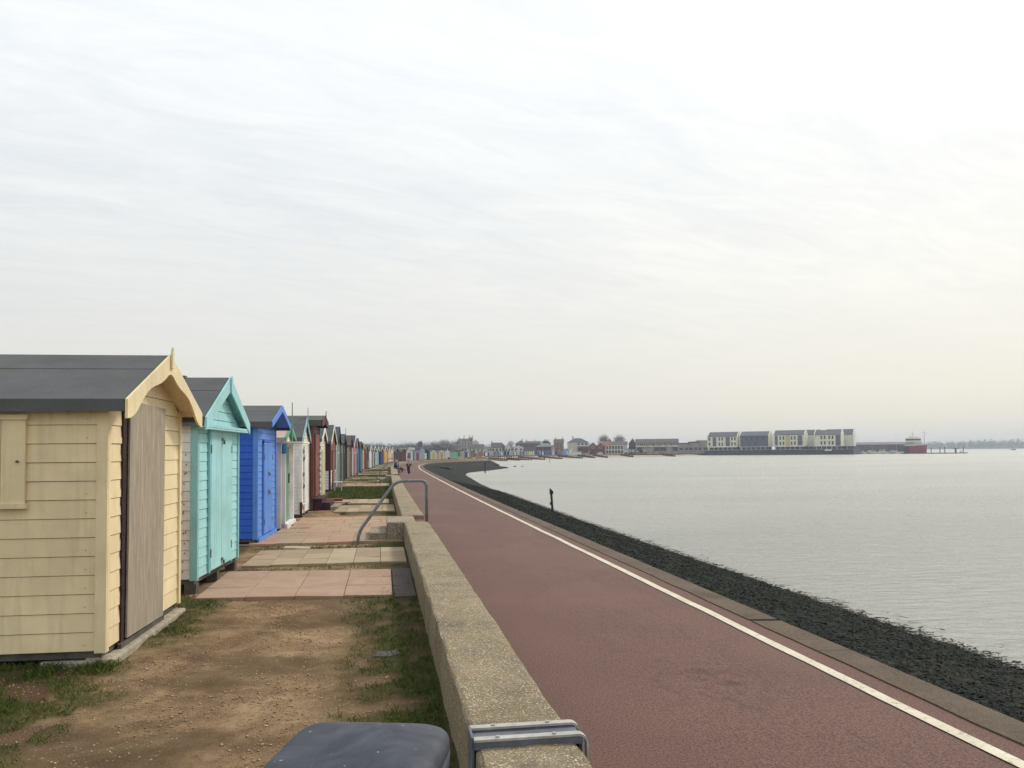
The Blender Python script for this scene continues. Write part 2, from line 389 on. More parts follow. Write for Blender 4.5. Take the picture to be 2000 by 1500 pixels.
# pair top and foot by matching landmarks (equal Y until the bend, then by length)
def split(poly, y):
    i = next(k for k, p in enumerate(poly) if p.y >= y); return poly[:i + 1], poly[i:]
rows = []
t1, t2 = split(TOP, 100); f1, f2 = split(FOOT, 100)
ys = [-13 + .22 * k for k in range(int(43 / .22))] + [30 + .7 * k for k in range(100)]
def aty(poly, y):
    for a, b_ in zip(poly, poly[1:]):
        if a.y <= y <= b_.y: return a.lerp(b_, (y - a.y) / max(1e-6, b_.y - a.y))
    return poly[-1]
pairs = [(aty(TOP, y), aty(FOOT, y)) for y in ys]
pairs += list(zip(along(t2, 150), along(f2, 150)))[1:]
NCR = 30
def apron_z(t, bend):
    # t 0 at the kerb, 1 at the waterline, beyond 1 under water; terraced at the bend
    z = -.10 - 1.02 * t
    if bend > 0 and t < .75:
        st = math.floor(t * 8) / 8 + .125 * min(1, max(0, ((t * 8) % 1 - .7) / .3)); z = z * (1 - bend) + (-.10 - 1.02 * st) * bend
    return z
vv = []
for a, f in pairs:
    d = f - a; bend = min(1, max(0, (a.y - 88) / 20))
    for k in range(NCR):
        t = 1.35 * (k / (NCR - 1)); p = a + d * t
        nz = noise.fractal((p.x * 1.3, p.y * 1.3, 0), 1, 2, 4) * .05 + noise.noise((p.x * 6, p.y * 6, 2)) * .03
        zz = apron_z(t, bend) + (nz if k > 0 else 0)
        vv.append((p.x, p.y, zz if k else -.10))
apron = tag(npmesh('sea_apron', vv, grid_faces(len(pairs), NCR), M_WEED), kind='structure')

# seaweed: loose fronds lying on the apron and trailing into the water
def fronds(n, y0, y1, tmin, tmax, s0, s1, name):
    vs = []; fs = []
    for _ in range(n):
        y = y0 + (y1 - y0) * random.random() ** 1.6
        a, f = aty(TOP, y), aty(FOOT, y); t = tmin + (tmax - tmin) * random.random()
        p = a + (f - a) * t; z = max(apron_z(t, 0), -1.12) + .025
        if t > .97: z = -1.105 + random.random() * .025
        ang = random.uniform(-.8, .8) + (0 if random.random() < .5 else math.pi); L = random.uniform(s0, s1); W = L * random.uniform(.12, .35)
        ux, uy = math.cos(ang), math.sin(ang); o = len(vs); seg = 3
        for k in range(seg + 1):
            q = k / seg - .5; bend = .25 * L * math.sin(q * 3 + ang); hz = z + (.035 + .05 * random.random()) * math.sin(math.pi * k / seg) * (L / .2) * .38 - .24 * q * L * ux * .9
            if t > .97: hz = z + .012 * random.random()
            w = W * (1 - abs(q) * 1.3)
            vs.append((p.x + ux * q * L - uy * (bend + w / 2), p.y + uy * q * L + ux * (bend + w / 2), hz)); vs.append((p.x + ux * q * L - uy * (bend - w / 2), p.y + uy * q * L + ux * (bend - w / 2), hz + random.uniform(-.012, .012)))
        for k in range(seg): fs.append((o + 2 * k, o + 2 * k + 1, o + 2 * k + 3, o + 2 * k + 2))
    return vs, fs
va, fa = fronds(34000, 4, 62, .03, 1.0, .035, .12, '')
vb, fb = fronds(2000, 4, 60, .97, 1.045, .05, .18, ''); fa += [tuple(i + len(va) for i in f) for f in fb]; va += vb
vb, fb = fronds(35, 5, 40, 1.05, 1.14, .06, .3, ''); fa += [tuple(i + len(va) for i in f) for f in fb]; va += vb
m, nt, b = newmat('seaweed_fronds'); v = coords(nt)
nt.links.new(ramp(nt, noise_n(nt, v, 3.5, 6, .8), [(.3, (.008, .010, .013)), (.45, (.017, .020, .022)), (.57, (.036, .040, .026)), (.69, (.085, .066, .036))]), b.inputs['Base Color']); b.inputs['Roughness'].default_value = .9
b.inputs['Specular IOR Level'].default_value = .08
tag(npmesh('seaweed', va, fa, m), 'dark green and brown seaweed covering the slope beside the water', 'seaweed', kind='stuff')

# water
mb = MB(); mb.quad((-60, -200, -1.12), (4050, -200, -1.12), (4050, 4050, -1.12), (-60, 4050, -1.12))
tag(mb.build('water', M_WATER), kind='structure')

# land: one low sheet out to the far side, with a detailed terrace of bare earth over it near the huts
back = offset(-2.9)
land = [(-420, -40), (.60, -40)] + [(p.x, p.y) for p in back if p.y > -13][::2] + [(27.5, 262), (34, 300), (40, 345), (52, 395), (70, 415), (98, 413), (125, 428), (160, 440), (175, 452), (185, 452), (250, 416), (300, 450), (340, 520), (420, 1400), (-420, 1400)]
bm = bmesh.new(); bm.faces.new([bm.verts.new((x, y, -.10)) for x, y in land]); bmesh.ops.triangulate(bm, faces=bm.faces)
me = bpy.data.meshes.new('ground'); bm.to_mesh(me); bm.free(); go = bpy.data.objects.new('ground', me); C.objects.link(go)
me.materials.append(plain('worn_ground', (.13, .115, .06), .95, .35, .4)); tag(go, kind='structure')

xs = np.concatenate([np.linspace(-60, -8, 14)[:-1], np.linspace(-8, .47, 190)])
ysl = [2.2]
while ysl[-1] < 66: ysl.append(ysl[-1] + .035 * (1 + max(0, ysl[-1] - 4) / 7))
tv = []; tm = []
def sstep(a, b_, x): t = min(1, max(0, (x - a) / (b_ - a))); return t * t * (3 - 2 * t)
def masks(x, y):
    n1 = noise.fractal((x * .9, y * .9, 3.3), 1, 2, 5); n2 = noise.fractal((x * 2.6, y * 2.6, 8.1), 1, 2, 4)
    nearwall = sstep(-.75, .2, x + .28 * n1) * sstep(-.25, .25, n2 + .12 + .25 * math.exp(-((y - 7.4) / 1.4) ** 2))
    byhut = math.exp(-((x + 2.35) / .42) ** 2) * sstep(8.3, 9.2, y) * sstep(12.3, 11.2, y) * sstep(-.3, .25, n2 + .25)
    left = sstep(-1.75, -2.75, x + .5 * n1 + .10 * (y - 7)) * sstep(9.4, 8.0, y) * sstep(-.3, .2, n2 + .12)
    under = sstep(-2.6, -2.75, x)
    far = sstep(33.4, 34.2, y) * sstep(46.8, 46.2, y) * .95 + sstep(46.5, 50, y) * sstep(-.1, .3, n1 + .1) * .9
    spots = sstep(.36, .55, n1) * .22
    patch = .8 * math.exp(-(((x + .30) / .28) ** 2 + ((y - 10.75) / .3) ** 2)) * sstep(-.3, .2, n2 + .2)
    g = min(1, max(nearwall * .95, byhut, left, far, spots, patch, .8 * math.exp(-((y - 17.1) / .28) ** 2) * sstep(-.2, .3, n1 + .1)))
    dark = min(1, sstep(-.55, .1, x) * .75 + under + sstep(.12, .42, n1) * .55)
    return g, dark
for y in ysl:
    for x in xs:
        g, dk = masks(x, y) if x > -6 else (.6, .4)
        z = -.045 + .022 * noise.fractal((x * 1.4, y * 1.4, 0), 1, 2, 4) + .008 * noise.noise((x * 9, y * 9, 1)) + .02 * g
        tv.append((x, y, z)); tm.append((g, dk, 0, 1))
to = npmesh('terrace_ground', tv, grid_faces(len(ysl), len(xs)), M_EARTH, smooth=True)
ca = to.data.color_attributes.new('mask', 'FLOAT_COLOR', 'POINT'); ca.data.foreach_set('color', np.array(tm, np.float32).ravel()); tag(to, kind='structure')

# loose gravel on the bare earth
vs = []; fs = []
octf = [(0, 2, 4), (2, 1, 4), (1, 3, 4), (3, 0, 4), (2, 0, 5), (1, 2, 5), (3, 1, 5), (0, 3, 5)]
n = 0
while n < 9000:
    x = random.uniform(-3.6, .4); y = 4.2 + 8.5 * random.random() ** 1.3
    if x < -2.5 and y > 8: continue
    g, dk = masks(x, y)
    if random.random() < g * .9: continue
    cl = noise.fractal((x * 1.1 + 3, y * 1.1, 5), 1, 2, 3)
    if cl < random.uniform(-.55, .25): continue
    s = .0035 + .011 * random.random() ** 3; z = -.043 + .022 * noise.fractal((x * 1.4, y * 1.4, 0), 1, 2, 4) + .008 * noise.noise((x * 9, y * 9, 1))
    a = random.uniform(0, 6.28); o = len(vs); sx, sy, sz = s * random.uniform(.7, 1.5), s * random.uniform(.7, 1.2), s * random.uniform(.4, .8); ca_, sa_ = math.cos(a), math.sin(a)
    for dx, dy, dz in ((sx, 0, 0), (-sx, 0, 0), (0, sy, 0), (0, -sy, 0), (0, 0, sz), (0, 0, -sz)):
        vs.append((x + dx * ca_ - dy * sa_, y + dx * sa_ + dy * ca_, z + dz + sz * .3))
    fs += [tuple(i + o for i in f) for f in octf]; n += 1
m, nt, b = newmat('gravel_stones'); v = coords(nt)
nt.links.new(ramp(nt, noise_n(nt, v, 60, 2, .9), [(.3, (.13, .08, .05)), (.5, (.27, .18, .10)), (.60, (.48, .36, .21)), (.70, (.66, .56, .42))]), b.inputs['Base Color']); b.inputs['Roughness'].default_value = .8
tag(npmesh('gravel', vs, fs, m), 'loose sandy gravel strewn over the bare earth in front of the huts', 'gravel', kind='stuff')

# grass: short blades wherever the mask says so
vs = []; fs = []
def blade(x, y, h, w, z=-.03):
    a = random.uniform(0, 6.28); lx, ly = random.gauss(0, .55) * h, random.gauss(0, .55) * h; o = len(vs); dx, dy = math.cos(a) * w, math.sin(a) * w
    vs.extend([(x - dx, y - dy, z), (x + dx, y + dy, z), (x + dx * .6 + lx * .5, y + dy * .6 + ly * .5, z + h * .65), (x + lx, y + ly, z + h)]); fs.append((o, o + 1, o + 2, o + 3))
k = 0; tries = 0
while k < 24000 and tries < 300000:
    tries += 1
    x = random.uniform(-4.3, .44); y = 4.3 + 8.6 * random.random() ** 1.15
    g, dk = masks(x, y)
    if g < .35 or random.random() > g: continue
    if noise.fractal((x * 5, y * 5, 1), 1, 2, 3) < random.uniform(-.5, .1): continue
    h = random.uniform(.010, .036) * (1.0 + .6 * (x < -2.5) + .4 * (x > .0))
    blade(x, y, h, random.uniform(.002, .005)); k += 1
for _ in range(9000):
    y = random.uniform(33.8, 46.4); x = random.uniform(-2.5, .40); blade(x, y, random.uniform(.03, .09), .012, -.035)
for _ in range(5000):
    y = random.uniform(46.5, 88); x = random.uniform(-2.3, .5)
    if noise.fractal((x * .6, y * .3, 4), 1, 2, 3) > -.05: blade(x, y, random.uniform(.04, .10), .02, -.04)
for _ in range(500):
    y = random.gauss(14.12, .1); x = random.uniform(-2.4, .3); blade(x, y, random.uniform(.01, .04), .004, -.04)
for _ in range(700):
    y = random.gauss(17.1, .12); x = random.uniform(-2.6, .3); blade(x, y, random.uniform(.02, .06), .005, -.04)
for cx_, cy_, rr, nn in ((.30, 26.0, .3, 300), (.22, 34.6, .25, 500), (-1.2, 26.2, .15, 150), (-2.5, 7.95, .12, 300), (-2.95, 7.9, .16, 500)):
    for _ in range(nn): blade(random.gauss(cx_, rr * .5), random.gauss(cy_, rr), random.uniform(.025, .085), .004, -.04)
m, nt, b = newmat('grass_blades'); v = coords(nt)
nt.links.new(ramp(nt, noise_n(nt, v, 2.6, 6, .8), [(.3, (.034, .052, .008)), (.5, (.070, .105, .014)), (.62, (.12, .13, .03)), (.75, (.18, .13, .055))]), b.inputs['Base Color']); b.inputs['Roughness'].default_value = .8
b.inputs['Specular IOR Level'].default_value = .15
tag(npmesh('grass', vs, fs, m), 'short scruffy grass growing in patches along the terrace', 'grass', kind='stuff')

# ------------------------------------------------------------------ paving in front of the huts
SL_PINK = mat_slab('pink_slabs', [(.375, .25, .18), (.39, .262, .19), (.40, .275, .20)])
SL_TAN = mat_slab('tan_slabs', [(.30, .235, .15), (.37, .285, .185), (.42, .335, .22)])
SL_MIX = mat_slab('mixed_slabs', [(.38, .285, .185), (.42, .29, .19), (.41, .25, .18)])
SL_DARK = mat_slab('dark_slabs', [(.085, .068, .06), (.10, .08, .07), (.12, .10, .085)])
def paving(x0, x1, y0, y1, nx, ny, top, mat, skew=0, gap=.0035, name='paving', jag=0):
    mb = MB(); tones = []
    for j in range(ny):
        for i in range(nx):
            off = jag * (j % 2) * (x1 - x0) / nx
            a = x0 + (x1 - x0) * i / nx + gap + off; c_ = x0 + (x1 - x0) * (i + 1) / nx - gap + off; c_ = min(c_, x1); 
            if a >= c_ - .05: continue
            p = y0 + (y1 - y0) * j / ny + gap; q = y0 + (y1 - y0) * (j + 1) / ny - gap
            s0, s1 = skew * (a - x0), skew * (c_ - x0); zt = [top + random.gauss(0, .004) for _ in range(4)]
            mb.hexa([(a, p + s0, top - .06), (c_, p + s1, top - .06), (c_, q + s1, top - .06), (a, q + s0, top - .06), (a, p + s0, zt[0]), (c_, p + s1, zt[1]), (c_, q + s1, zt[2]), (a, q + s0, zt[3])])
            tones += [random.random()] * 8
    o = mb.build(name, mat, bevel=.006, seg=1); at = o.data.attributes.new('tone', 'FLOAT', 'POINT'); at.data.foreach_set('value', tones)
    return tag(o, kind='structure')
paving(-2.44, .13, 11.35, 13.75, 4, 3, .0, SL_PINK, skew=-.1)
paving(.145, .44, 10.95, 13.6, 1, 3, .0, SL_DARK, skew=-.1)  # shadow of the wall put into the dark colour of this slab row
paving(-2.35, .42, 14.45, 16.62, 6, 3, .0, SL_TAN, skew=.0)
paving(-2.75, .44, 17.72, 20.0, 6, 2, .015, SL_MIX, jag=.0)
paving(-2.50, .44, 20.02, 24.6, 6, 4, .015, SL_MIX, jag=.4)
paving(-1.55, .40, 26.9, 30.1, 5, 2, .01, SL_TAN)
paving(-1.75, .25, 30.9, 33.5, 5, 1, .03, SL_TAN)
paving(-2.3, .42, 47.2, 48.2, 5, 1, .03, SL_MIX); paving(-2.2, .42, 49.0, 51.8, 5, 2, .0, SL_TAN)
paving(-2.2, .5, 60.9, 62.6, 5, 1, .03, SL_TAN); paving(-2.1, .5, 72.0, 74.6, 5, 2, .03, SL_TAN)
paving(-2.0, .55, 80.0, 83.5, 5, 2, .0, SL_PINK); paving(-1.8, .7, 90.0, 93, 5, 2, .0, SL_DARK); paving(-1.5, .8, 98.0, 100, 5, 1, .02, SL_TAN)
o = MB().prism([(-.08, 7.86, -.04), (.05, 7.82, -.04), (.17, 7.93, -.04), (.12, 8.06, -.04), (-.05, 8.04, -.04)], (0, 0, .022)).build('stone', plain('grey_stone', (.085, .08, .08), .9), bevel=.006)
tag(o, 'flat grey stone lying in the grass by the foot of the concrete wall', 'stone')
mb = MB(); mb.hexa([(-1.95, 16.86, -.035), (-1.45, 16.80, -.035), (-1.43, 16.98, -.035), (-1.93, 17.06, -.035), (-1.95, 16.86, .02), (-1.45, 16.80, -.005), (-1.43, 16.98, .012), (-1.93, 17.06, .03)])
tag(mb.build('slab_offcut', plain('offcut_concrete', (.42, .36, .27), .9), bevel=.006), 'loose broken strip of slab lying between the tan pavings near the blue hut', 'slab piece')

# ------------------------------------------------------------------ concrete wall in lengths, steps and handrails in its gaps
def wall_section(y0, y1, label, joints=(), step=.25):
    ys_ = [y0]
    while ys_[-1] + step < y1: ys_.append(ys_[-1] + step * (1 + max(0, ys_[-1] - 15) / 30))
    ys_.append(y1)
    prof = [(-.26, -.16), (-.262, .10), (-.26, .372), (-.252, .389), (-.235, .398), (-.12, .402), (0, .404), (.12, .402), (.235, .398), (.252, .389), (.26, .372), (.262, .1), (.26, -.16)]
    vs = []
    for k, y in enumerate(ys_):
        p, n = at_y(y, -3.0)
        end = k in (0, len(ys_) - 1)
        for i, (o_, z) in enumerate(prof):
            jx = .012 * noise.fractal((y * 2.1, i * .7, z * 3), 1, 2, 4); jz = .008 * noise.fractal((y * 2.3, i * 1.1, 9), 1, 2, 4)
            q = p + n * (o_ + jx); vs.append((q.x, q.y, z + (jz if z > .3 else 0) - (.008 if end and .38 < z else 0)))
    nc = len(prof); f = [(k * nc + i, k * nc + i + 1, (k + 1) * nc + i + 1, (k + 1) * nc + i) for k in range(len(ys_) - 1) for i in range(nc - 1)]
    f += [tuple(range(nc)), tuple((len(ys_) - 1) * nc + i for i in range(nc - 1, -1, -1))]
    mb = MB().add(vs, f); o = mb.build('concrete_wall', M_WALL, smooth=False)
    return tag(o, label, 'wall', 'lengths of the low promenade wall')
wall_section(-10, 13.0, 'long low concrete wall in the foreground, crossed by the metal bracket')
wall_section(13.025, 17.85, 'short length of low concrete wall ending at the nearest steps and handrail')
wall_section(19.6, 54.2, 'low concrete wall running from the nearest steps to the second handrail')
wall_section(57.6, 89.5, 'distant low concrete wall on which two people are sitting', step=.6)
wall_section(93, 255, 'far low concrete wall that curves round in front of the distant huts', step=1.0)

def make_steps():
    t = thing('steps', 'concrete steps over the low wall below the nearest handrail', 'steps', (0, 0, 0), 0, 'steps through the promenade wall')
    MB().box(-.62, .0, 0, 1.72, -.12, .385).build('top_slab', M_STEP, t, bevel=.012)
    MB().box(-.98, -.625, .03, 1.69, -.12, .165).build('tread', M_STEP, t, bevel=.012)
    MB().box(-1.30, -.985, .02, 1.70, -.12, .03).build('tread', M_STEP, t, bevel=.012)
    MB().box(.004, .30, .01, 1.71, -.12, .30).build('brick_step', plain('red_brick_step', (.15, .06, .05), .85, .3, 12), t, bevel=.01)
    return t
def make_rail():
    t = thing('handrail', 'bent galvanised tube handrail over the nearest steps in the wall', 'handrail', (0, 0, 0), 0, 'handrails at the wall steps')
    def arc(a, b_, c, r, n=7):
        a, b_, c = Vector(a), Vector(b_), Vector(c); p = b_ + (a - b_).normalized() * r; q = b_ + (c - b_).normalized() * r
        return [p.lerp(b_, k / n).lerp(b_.lerp(q, k / n), k / n) for k in range(n + 1)]
    P0, P1, P2, P3, P4 = (-1.24, -.25, -.10), (-1.21, -.25, .22), (-.43, .12, 1.265), (.235, .12, 1.265), (.235, .12, .30)
    pts = [P0] + arc(P0, P1, P2, .16) + arc(P1, P2, P3, .18) + arc(P2, P3, P4, .14) + [P4]
    MB().tube(pts, .034, 14).build('tube', plain('galvanised', (.165, .17, .175), .5, .3, 9, .1, 0.0, .5), t, smooth=True)
    mb = MB(); mb.tube([(.235, .12, .299), (.235, .12, .312)], .07, 14)
    for k in range(4): mb.tube([(.235 + .05 * math.cos(k * 1.57 + .7), .12 + .05 * math.sin(k * 1.57 + .7), .31), (.235 + .05 * math.cos(k * 1.57 + .7), .12 + .05 * math.sin(k * 1.57 + .7), .322)], .009, 6)
    mb.build('base_plate', plain('galvanised_plate', (.55, .54, .5), .5, .1), t)
    return t
s0 = make_steps(); r0 = make_rail()
for k, (y, ls, lr) in enumerate(((17.87, None, None), (54.22, 'concrete steps through the wall before the seated people', 'second handrail, just in front of the seated man in navy'), (89.6, 'farthest concrete steps through the wall, beyond the seated people', 'farthest small handrail, showing just behind the seated people'))):
    p, n = at_y(y, -3.0); ang = math.atan2(n.y, n.x)
    s = s0 if k == 0 else copy_tree(s0); r = r0 if k == 0 else copy_tree(r0)
    for o in (s, r): o.location = (p.x, p.y, 0); o.rotation_euler = (0, 0, ang)
    if k: s['label'] = ls; r['label'] = lr

# ------------------------------------------------------------------ metal bracket over the near wall
t = thing('wall_bracket', 'grey metal channel bracket bolted across the top of the near wall', 'bracket', (.46, 4.13, .40))
M_GALV = plain('bracket_zinc', (.38, .37, .33), .5, .22, 14, .15, 0, .4); M_CH = plain('channel_paint', (.11, .12, .145), .65, .3, 6)
def strip(y, w, zt, x1, nm):
    r = .055; path = [(-.012, zt)] + [(x1 - r + r * math.sin(k * .2618), zt - r + r * math.cos(k * .2618)) for k in range(7)] + [(x1, -.33)]
    inn = [(-.012, zt - .012)] + [(x1 - r + (r - .012) * math.sin(k * .2618), zt - r + (r - .012) * math.cos(k * .2618)) for k in range(7)] + [(x1 - .012, -.33)]
    mb = MB(); L = len(path)
    vs = [(x, y, z) for x, z in path] + [(x, y, z) for x, z in inn] + [(x, y + w, z) for x, z in path] + [(x, y + w, z) for x, z in inn]
    f = []
    for i in range(L - 1): f += [(i, i + 1, 2 * L + i + 1, 2 * L + i), (L + i, 3 * L + i, 3 * L + i + 1, L + i + 1), (i, L + i, L + i + 1, i + 1), (2 * L + i, 2 * L + i + 1, 3 * L + i + 1, 3 * L + i)]
    f += [(0, 2 * L, 3 * L, L), (L - 1, 2 * L - 1, 4 * L - 1, 3 * L - 1)]
    o = mb.add(vs, f).build(nm, M_GALV, t)
    for bx in (.11, .40):
        MB().tube([(bx, y + w / 2, zt - .001), (bx, y + w / 2, zt + .008)], .011, 6).build('bolt', M_GALV, o)
strip(-.01, .05, .046, .575, 'flange'); strip(.17, .05, .046, .575, 'flange')
mb = MB(); mb.box(-.010, .545, -.006, .036, -.004, .033); mb.box(-.010, .545, .174, .216, -.004, .033); mb.box(-.012, .54, .036, .174, .004, .024); mb.box(.535, .55, .034, .172, -.30, .012); mb.box(-.022, -.010, .01, .19, -.38, .05)
mb.build('channel', M_CH, t)

# ------------------------------------------------------------------ litter bin below the camera
t = thing('litter_bin', 'dark blue-grey plastic litter bin with a scuffed domed lid', 'bin', (-.075, 2.655, .04), R(-14))
m, nt, b = newmat('bin_plastic'); v = coords(nt)
c = ramp(nt, noise_n(nt, v, 4.5, 5, .6, .8), [(.40, (.026, .032, .048)), (.54, (.046, .054, .072)), (.7, (.066, .074, .092))])
c = mix(nt, ramp(nt, noise_n(nt, coords(nt, (3, 60, 3), (0, 0, .5)), 2.2, 5, .75), [(.64, 0.0), (.76, .35)]), c, (.15, .16, .175))
c = mix(nt, ramp(nt, noise_n(nt, coords(nt, (55, 4, 4), (0, 0, .3)), 1.7, 5, .8), [(.66, 0.0), (.74, .7)]), c, (.33, .33, .32))
c = mix(nt, ramp(nt, noise_n(nt, v, 45, 2, .6), [(.72, 0.0), (.76, .8)]), c, (.5, .5, .48))
nt.links.new(c, b.inputs['Base Color']); b.inputs['Roughness'].default_value = .62; b.inputs['Specular IOR Level'].default_value = .3; bump(nt, b, noise_n(nt, v, 160, 3, .7), .25, .002)
def sq(r, z, n=56, e=6.0):
    return [(r * math.copysign(abs(math.cos(a)) ** (2 / e), math.cos(a)), r * math.copysign(abs(math.sin(a)) ** (2 / e), math.sin(a)), z) for a in (2 * math.pi * k / n for k in range(n))]
def rings(rs, n=56, cap=True):
    mb = MB(); vs = []; f = []
    for r_, z in rs: vs += sq(r_, z, n)
    for i in range(len(rs) - 1): f += [(i * n + k, i * n + (k + 1) % n, (i + 1) * n + (k + 1) % n, (i + 1) * n + k) for k in range(n)]
    if cap: f += [tuple((len(rs) - 1) * n + k for k in range(n))]
    return mb.add(vs, f)
rings([(.254, .80), (.262, .806), (.264, .85), (.257, .853), (.257, .857), (.263, .860), (.262, .884), (.257, .899), (.246, .911), (.230, .920), (.205, .927), (.17, .933), (.11, .940), (.06, .943), (.01, .944)]).build('lid', m, t, smooth=True)
rings([(.235, -.14), (.24, .02), (.252, .79), (.24, .8)]).build('body', m, t, smooth=True)

# ------------------------------------------------------------------ marker poles and odds and ends by the water
M_TIMB = plain('wet_timber', (.022, .022, .025), .7, .4, 6, .4)
t = thing('marker_post', 'dark weathered marker post standing at the edge of the weedy slope', 'marker post', (7.85, 37.8, -1.1), 0)
mb = MB(); mb.tube([(0.02, 0, -.3), (.015, 0, .35), (-.03, 0, 1.02)], [.058, .056, .052], 9); mb.build('shaft', M_TIMB, t)
mb = MB(); mb.prism([(-.10, -.06, 1.02), (.06, -.06, 1.02), (.06, -.06, 1.10), (-.085, -.06, 1.25), (-.10, -.06, 1.22)], (0, .12, 0)); mb.tube([(-.02, 0, .99), (-.02, 0, 1.03)], .10, 10); mb.build('cap', M_TIMB, t)
MB().box(-.10, -.045, -.03, .03, .48, .60).build('bracket', M_TIMB, t)
t = thing('marker_post', 'dark marker post standing on the weedy spit at the bend', 'marker post', (14.55, 116.9, -1.1), 0)
MB().tube([(0, 0, -.3), (0, 0, 1.35)], [.085, .08], 8).build('shaft', M_TIMB, t); MB().box(-.14, .14, -.05, .05, 1.2, 1.42).build('topmark', M_TIMB, t)
tag(MB().tube([(41.5, 202, -1.6), (41.5, 202, .05)], .05, 6).build('mooring_pole', M_TIMB), 'thin pole standing alone in the water off the timber groynes', 'pole')
for (x, y, s, lb) in ((26.2, 162.4, .22, 'larger dark float on the calm water beyond the spit'), (27.6, 161.5, .14, 'smaller dark float beside the larger one on the water')):
    o = MB().ball((0, 0, 0), s, 1.6, 1, .7).build('float', M_TIMB, smooth=True); o.location = (x, y, -1.1); tag(o, lb, 'float', 'floats off the spit')
mb = MB(); mb.hexa([(8.3, 121, -.7), (9.6, 119, -.75), (10.2, 120, -.75), (9, 122, -.7), (8.35, 121, -.22), (9.6, 119.1, -.30), (10.1, 120, -.3), (9, 121.9, -.22)]); mb.hexa([(7.6, 124, -.7), (9.2, 122.4, -.75), (9.6, 123, -.75), (8, 125, -.7), (7.6, 124, -.18), (9.2, 122.4, -.32), (9.6, 123, -.3), (8, 125, -.2)])
tag(mb.build('outfall_block', M_TIMB, bevel=.05), 'dark weed-hung block on the sea wall slope at the bend', 'outfall')
tag(MB().tube([(20.3, 166, -.82), (22.6, 167.2, -.84), (23.6, 167.6, -.9)], .22, 8).build('outfall_pipe', M_TIMB), 'dark pipe lying along the end of the weedy spit', 'pipe')
# ------------------------------------------------------------------ beach huts
felt('roof_felt'); felt('roof_felt_brown', (.10, .085, .075)); felt('roof_felt_green', (.075, .085, .075)); felt('roof_felt_blue', (.07, .08, .10)); felt('roof_felt_pale', (.14, .14, .145)); felt('roof_felt_pink', (.36, .30, .25))
M_DARK = plain('dark_gap', (.012, .011, .014), .9); M_TIMBER = plain('rough_timber', (.10, .09, .075), .9, .35, 6, .3); M_BLOCK = plain('pale_block', (.33, .29, .22), .95, .3, 9, .4)
M_BRASS = plain('rusty_metal', (.16, .13, .11), .6, .4, 30, 0, .4)
COL = dict(cream=(.79, .65, .40), creamside=(.63, .49, .245), aqua=(.35, .65, .665), aquad=(.27, .55, .57), white=(.76, .745, .725), blue=(.028, .125, .58), blue_l=(.105, .26, .68), green=(.10, .30, .17),
           cream2=(.70, .67, .54), maroon=(.075, .018, .022), redbrown=(.20, .065, .05), slate=(.11, .12, .135), dkgreen=(.10, .17, .12), black=(.018, .017, .03), brown=(.075, .048, .044), pink=(.42, .085, .11),
           teal=(.035, .10, .14), navy=(.02, .04, .13), orange=(.60, .33, .09), yellow=(.56, .49, .26), mauve=(.20, .13, .15), sky=(.14, .30, .66), pale=(.42, .50, .50), mint=(.26, .50, .36), grey=(.15, .155, .16),
           lilac=(.42, .42, .58), beige=(.52, .45, .35), brick=(.36, .15, .10), ltblue=(.28, .46, .56), lemon=(.72, .66, .36), petrol=(.05, .18, .29), mag=(.25, .05, .12), greygreen=(.14, .20, .17))
def P(c, **k): return paint('paint_' + c + ''.join(f'_{v}' for v in k.values()), COL[c], **k)

CLAPGAP = .006
def clap(mb, ax, u0, u1, z0, z1, course, out, ulim=None, lip=.012):
    """lapped boards on the plane through ax=(origin, udir, normal)"""
    O, U, Nn = (Vector(a) for a in ax); z = z0; gap_ = CLAPGAP
    while z < z1 - .01:
        zt = min(z + course, z1)
        a0, a1 = ulim(z) if ulim else (u0, u1); b0, b1 = ulim(zt) if ulim else (u0, u1)
        if a1 - a0 < .02: break
        Z = Vector((0, 0, 1)); lo = lip; hi = .004; zn = zt; zt = zt - gap_
        j = random.uniform(-.002, .002)
        p = [O + U * a0 + Nn * (lo + j) + Z * z, O + U * a1 + Nn * (lo + j) + Z * z, O + U * b1 + Nn * hi + Z * zt, O + U * b0 + Nn * hi + Z * zt]
        mb.quad(*p); q0, q1 = O + U * a0 + Z * z - Nn * .02, O + U * a1 + Z * z - Nn * .02
        mb.quad(q0, q1, p[1], p[0])
        mb.quad(O + U * a0 + Z * z, p[0], p[3], O + U * b0 + Z * zt); mb.quad(p[1], O + U * a1 + Z * z, O + U * b1 + Z * zt, p[2])
        mb.quad(O + U * b0 + Z * zt - Nn * .02, O + U * b1 + Z * zt - Nn * .02, p[2], p[3])
        z = zn

